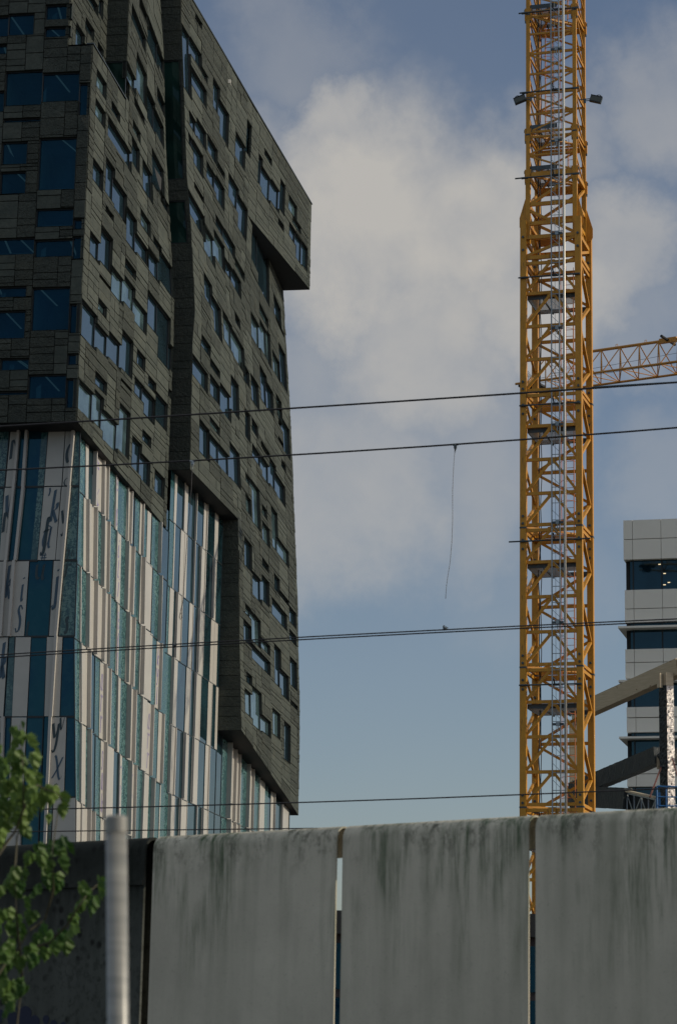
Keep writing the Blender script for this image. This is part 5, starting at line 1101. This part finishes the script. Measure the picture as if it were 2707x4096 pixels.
wall_slab(3.975, 6.50, 'concrete_slab', M_CONC, 'grey concrete wall slab with mossy green top, just right of the blurred pole', seed=3)
wall_slab(6.625, 11.5, 'concrete_slab', M_CONC_D, 'black concrete wall slab behind the leaves at the left', seed=4, thick=.03, rad=.15, drop=3.9, recess=True)
# painted graffiti blobs low on the dark slab
q = MB(); rd = random.Random(4)
for x, z, r_ in ((8.35, 1.98, .10), (8.5, 1.93, .13), (8.2, 1.9, .08), (8.02, 1.93, .05), (7.9, 1.88, .05), (8.75, 1.97, .07), (8.42, 1.83, .15), (7.75, 1.86, .05)):
    c = wa_+WD*x+WN*.004+UP*z; q.poly([c + WD*(r_*math.cos(a)*(1+.1*math.sin(3*a)))+UP*(r_*math.sin(a)) + WN*rd.uniform(0, .002) for a in [2*math.pi*k/18 for k in range(18)]])
tag(q.build('graffiti_paint', mat('deep_blue_paint', (.002, .006, .03), .7)), 'deep blue paint blobs low on the black wall slab', 'graffiti')

# ================================================================ POLE
pt_, pb_ = V('pole_top'), V('pole_bot')
kx = (pb_.x-pt_.x)/(pt_.z-pb_.z); pr = .0395
foot = Vector((pt_.x + kx*pt_.z, pt_.y, 0))
pole = empty('metal_pole', 'slightly leaning grey metal pole, out of focus, in front of the dark wall slab', 'pole'); pole.location = foot
tipv = Vector((pt_.x-foot.x, 0, pt_.z))
q = MB(); q.tube([Vector((0, 0, 0)), tipv*.5, tipv*.994], pr, 36); q.build('shaft', M_POLE, pole, smooth=True)
q = MB(); q.tube([tipv*.975, tipv*.997, tipv], [pr+.002, pr+.002, pr-.008], 36); q.build('cap', M_POLE, pole, smooth=False)

# ================================================================ OVERHEAD WIRES
WL_ = ['topmost thick dark wire crossing the whole picture', 'second dark overhead wire from the top, with droppers hanging from it', 'upper strand of the close double wire across the middle', 'lower strand of the close double wire across the middle',
       'thin dark wire crossing low, just above the concrete wall', 'lowest thin wire, running left just over the wall top', 'thin blue-grey wire just above the topmost wire at the right edge']
rad_ = [.0155, .0145, .0105, .0105, .0105, .009, .007]
for k, pts in enumerate(D['W']):
    q = MB(); q.tube(pts, rad_[k], 7); o = q.build('overhead_wire', M_WIRE_BLUE if k == 6 else M_WIRE, smooth=True); tag(o, WL_[k], 'wire', 'overhead wires')
for k, pts in enumerate(D['DR']):
    q = MB(); q.tube(pts, .0042 if k == 0 else .006, 5)
    tag(q.build('dropper_wire', mat('frayed_dropper', (.10, .09, .08), .6) if k == 0 else M_WIRE, smooth=True), ('loose thin dropper wire hanging against the open sky' if k == 0 else 'loose dropper wire with a looped end hanging before the stone tower'), 'dropper wire')
cl = D['CL']; lab = ['small dark clamp gripping the second wire against the sky', 'round pale clamp on the second wire before the tower', 'small dark clip on the double wire against the sky', 'small dark clip on the double wire before the glass base', 'tiny clip on the low wire before the glass base']
for k, c in enumerate(cl):
    c = Vector(c); q = MB()
    if k < 2:
        q.tube([c+UP*.012, c+UP*-.01, c-UP*.05, c-UP*.085, c-UP*.10], [.014, .026, .026, .014, .006], 8); q.tube([c-UP*.09, c-UP*.13], .005, 5); q.tube([c+Vector((-.045, 0, -.004)), c+Vector((.045, 0, .004))], .019, 8)
    elif k < 4:
        s_ = 1.0; q.tube([c+Vector((-.028, 0, -.02)), c+Vector((0, 0, -.0)), c+Vector((.03, 0, .004))], [.02, .026, .012], 8); q.tube([c+Vector((-.02, 0, .0)), c+Vector((-.026, 0, .035)), c+Vector((-.018, 0, .05))], [.018, .014, .008], 6); q.tube([c+Vector((-.02, 0, .045)), c+Vector((.05, 0, .008))], .004, 4)
    else: q.tube([c+Vector((-.03, 0, 0)), c+Vector((.03, 0, 0))], .015, 7); q.tube([c, c-UP*.02], .009, 5)
    tag(q.build('wire_clamp', M_DARKST if k != 1 else M_GALV), lab[k], 'wire clamp', 'clamps on the overhead wires')

# ================================================================ LEAFY BRANCHES AT LEFT
vine = empty('lime_sapling', 'leafy green young tree reaching in from the left edge', 'tree')
LD = 14.0
def lp(x, y, dy=0.0):
    d = (x - W_PX/2)/F_PX*right - (y - H_PX/2)/F_PX*up + fwd; k = (LD+dy)/d.y; return Vector((0, 0, EYE)) + d*k
rd = random.Random(12)
lm = MB()
def leaf(c, size, hang, yaw, tone, fold=.6):
    """toothed heart-shaped leaf with a folded midrib; hang = tip direction, yaw = turn"""
    tip = Vector(hang).normalized(); nrm = Vector((math.sin(yaw)*.9, -math.cos(yaw), .25)); nrm = (nrm - tip*nrm.dot(tip)).normalized(); sd = tip.cross(nrm)
    prof = [(0, 0), (-.10, .16), (-.12, .34), (.02, .40), (.04, .52), (.16, .47), (.20, .60), (.32, .48), (.38, .56), (.48, .40), (.58, .45), (.66, .28), (.78, .28), (.88, .12), (1.12, 0)]
    curl = rd.uniform(.1, .7)
    wid = rd.uniform(.62, 1.0); wv = rd.uniform(0, 6)
    def P3(a, b): return c + tip*(a*size) + sd*(b*size*wid) + nrm*(-fold*abs(b)*size + curl*size*(a*a)*-.6 + .07*size*math.sin(11*a+9*b+wv))
    mid = [(a, 0) for a, _ in prof]
    for sgn in (1, -1):
        for k in range(len(prof)-1):
            (a0, b0), (a1, b1) = prof[k], prof[k+1]; m0, m1 = max(0, a0*.9), max(0, a1*.9)
            h0, h1 = b0*.5, b1*.5
            lm.quad(P3(m0, 0), P3((a0+m0)/2, sgn*h0), P3((a1+m1)/2, sgn*h1), P3(m1, 0), tone=(tone, .15*(k % 2)))
            lm.quad(P3((a0+m0)/2, sgn*h0), P3(a0, sgn*b0), P3(a1, sgn*b1), P3((a1+m1)/2, sgn*h1), tone=(tone, .3*(k % 2)))
stems = [
 [(60, 4200), (90, 3900), (70, 3700), (60, 3500), (70, 3350), (95, 3240), (95, 3150), (93, 3050), (86, 2960), (82, 2900)],
 [(-60, 3500), (0, 3400), (60, 3330), (110, 3200), (150, 3140), (190, 3160), (225, 3170), (250, 3200)],
 [(120, 3720), (180, 3680), (215, 3560), (211, 3400), (225, 3300), (236, 3230)], 
 [(100, 3800), (200, 3770), (270, 3700), (320, 3620), (355, 3570), (400, 3530)],
 [(-100, 3300), (-20, 3220), (0, 3120), (8, 3040)], [(-60, 3900), (20, 3850), (70, 3800), (120, 3720)]]
for st in stems:
    q = MB(); n = len(st); q.tube([lp(x, y, .15*math.sin(i*1.7)) for i, (x, y) in enumerate(st)], [lerp(.008, .0028, i/(n-1)) for i in range(n)], 6); q.build('branch', M_STEM, vine, smooth=True)
big = [(86, 2895, 26), (60, 2915, 42), (82, 2930, 50), (105, 2955, 66), (50, 2965, 56), (62, 3010, 66), (130, 3020, 66), (82, 3045, 62), (20, 3040, 60), (25, 3070, 55), (66, 3085, 55), (104, 3090, 60), (142, 3110, 64), (12, 3130, 66), (70, 3140, 60), (122, 3130, 66),
 (152, 3160, 62), (195, 3170, 70), (215, 3150, 66), (240, 3185, 60), (250, 3225, 50), (118, 3200, 60), (80, 3200, 70), (40, 3180, 70), (5, 3200, 70), (48, 3225, 60), (85, 3260, 72), (115, 3230, 60), (20, 3290, 70), (0, 3330, 60), (15, 3050, 40), (205, 3265, 36),
 (-5, 3080, 60), (140, 3170, 60), (170, 3180, 60), (60, 3120, 60), (100, 3150, 60), (4, 2990, 45)]
for x, y, s in big:
    leaf(lp(x, y-8, rd.uniform(-.25, .25)), s*1.18/F_PX*LD, (rd.uniform(-.5, .5), rd.uniform(-.3, .3), -1), rd.uniform(-1.3, 1.3), rd.uniform(.35, 1.0))
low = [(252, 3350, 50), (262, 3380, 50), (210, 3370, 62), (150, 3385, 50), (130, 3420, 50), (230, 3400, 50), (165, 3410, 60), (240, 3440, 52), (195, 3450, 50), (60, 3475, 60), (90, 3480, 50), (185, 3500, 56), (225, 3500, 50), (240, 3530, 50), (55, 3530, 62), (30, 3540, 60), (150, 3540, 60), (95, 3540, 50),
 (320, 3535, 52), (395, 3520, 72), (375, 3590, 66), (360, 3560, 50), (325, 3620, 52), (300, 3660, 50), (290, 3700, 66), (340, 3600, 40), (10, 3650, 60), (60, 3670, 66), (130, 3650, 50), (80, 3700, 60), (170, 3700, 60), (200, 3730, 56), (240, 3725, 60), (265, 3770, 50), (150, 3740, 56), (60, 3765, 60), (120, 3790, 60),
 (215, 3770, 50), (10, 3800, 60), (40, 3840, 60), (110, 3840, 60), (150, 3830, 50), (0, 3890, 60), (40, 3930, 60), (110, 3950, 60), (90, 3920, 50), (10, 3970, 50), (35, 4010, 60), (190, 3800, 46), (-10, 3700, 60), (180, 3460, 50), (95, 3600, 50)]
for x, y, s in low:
    leaf(lp(x, y-6, rd.uniform(-.3, .3)), s*1.18/F_PX*LD, (rd.uniform(-.7, .7), rd.uniform(-.3, .3), -1), rd.uniform(-1.1, 1.1), rd.uniform(.0, .5))  # lower leaves get darker tones: their shade is put into the colour
for _ in range(30):
    x = rd.gauss(10, 60); y = rd.choice((rd.uniform(3080, 3330), rd.uniform(3480, 4000)))
    if y < 3400 or x < 230: leaf(lp(x, y, rd.uniform(.05, .9)), rd.uniform(55, 75)/F_PX*LD, (rd.uniform(-.7, .7), rd.uniform(-.3, .3), -1), rd.uniform(-1.2, 1.2), rd.uniform(0, .6))
for _ in range(90): leaf(lp(rd.uniform(-500, -60), rd.uniform(3000, 4200), rd.uniform(-.6, .9)), rd.uniform(70, 92)/F_PX*LD, (rd.uniform(-.7, .7), 0, -1), rd.uniform(-1.2, 1.2), rd.uniform(0, .8))
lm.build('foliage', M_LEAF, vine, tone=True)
q = MB(); q.tube([lp(-250, 4200).xy.to_3d(), lp(-250, 4200), lp(-180, 3900), lp(-60, 3500), lp(60, 3330)], [.04, .03, .02, .010, .004], 8); q.tube([lp(-250, 4250), lp(-60, 3980), lp(60, 3800)], [.02, .010, .004], 7); q.build('trunk', M_STEM, vine, smooth=True)
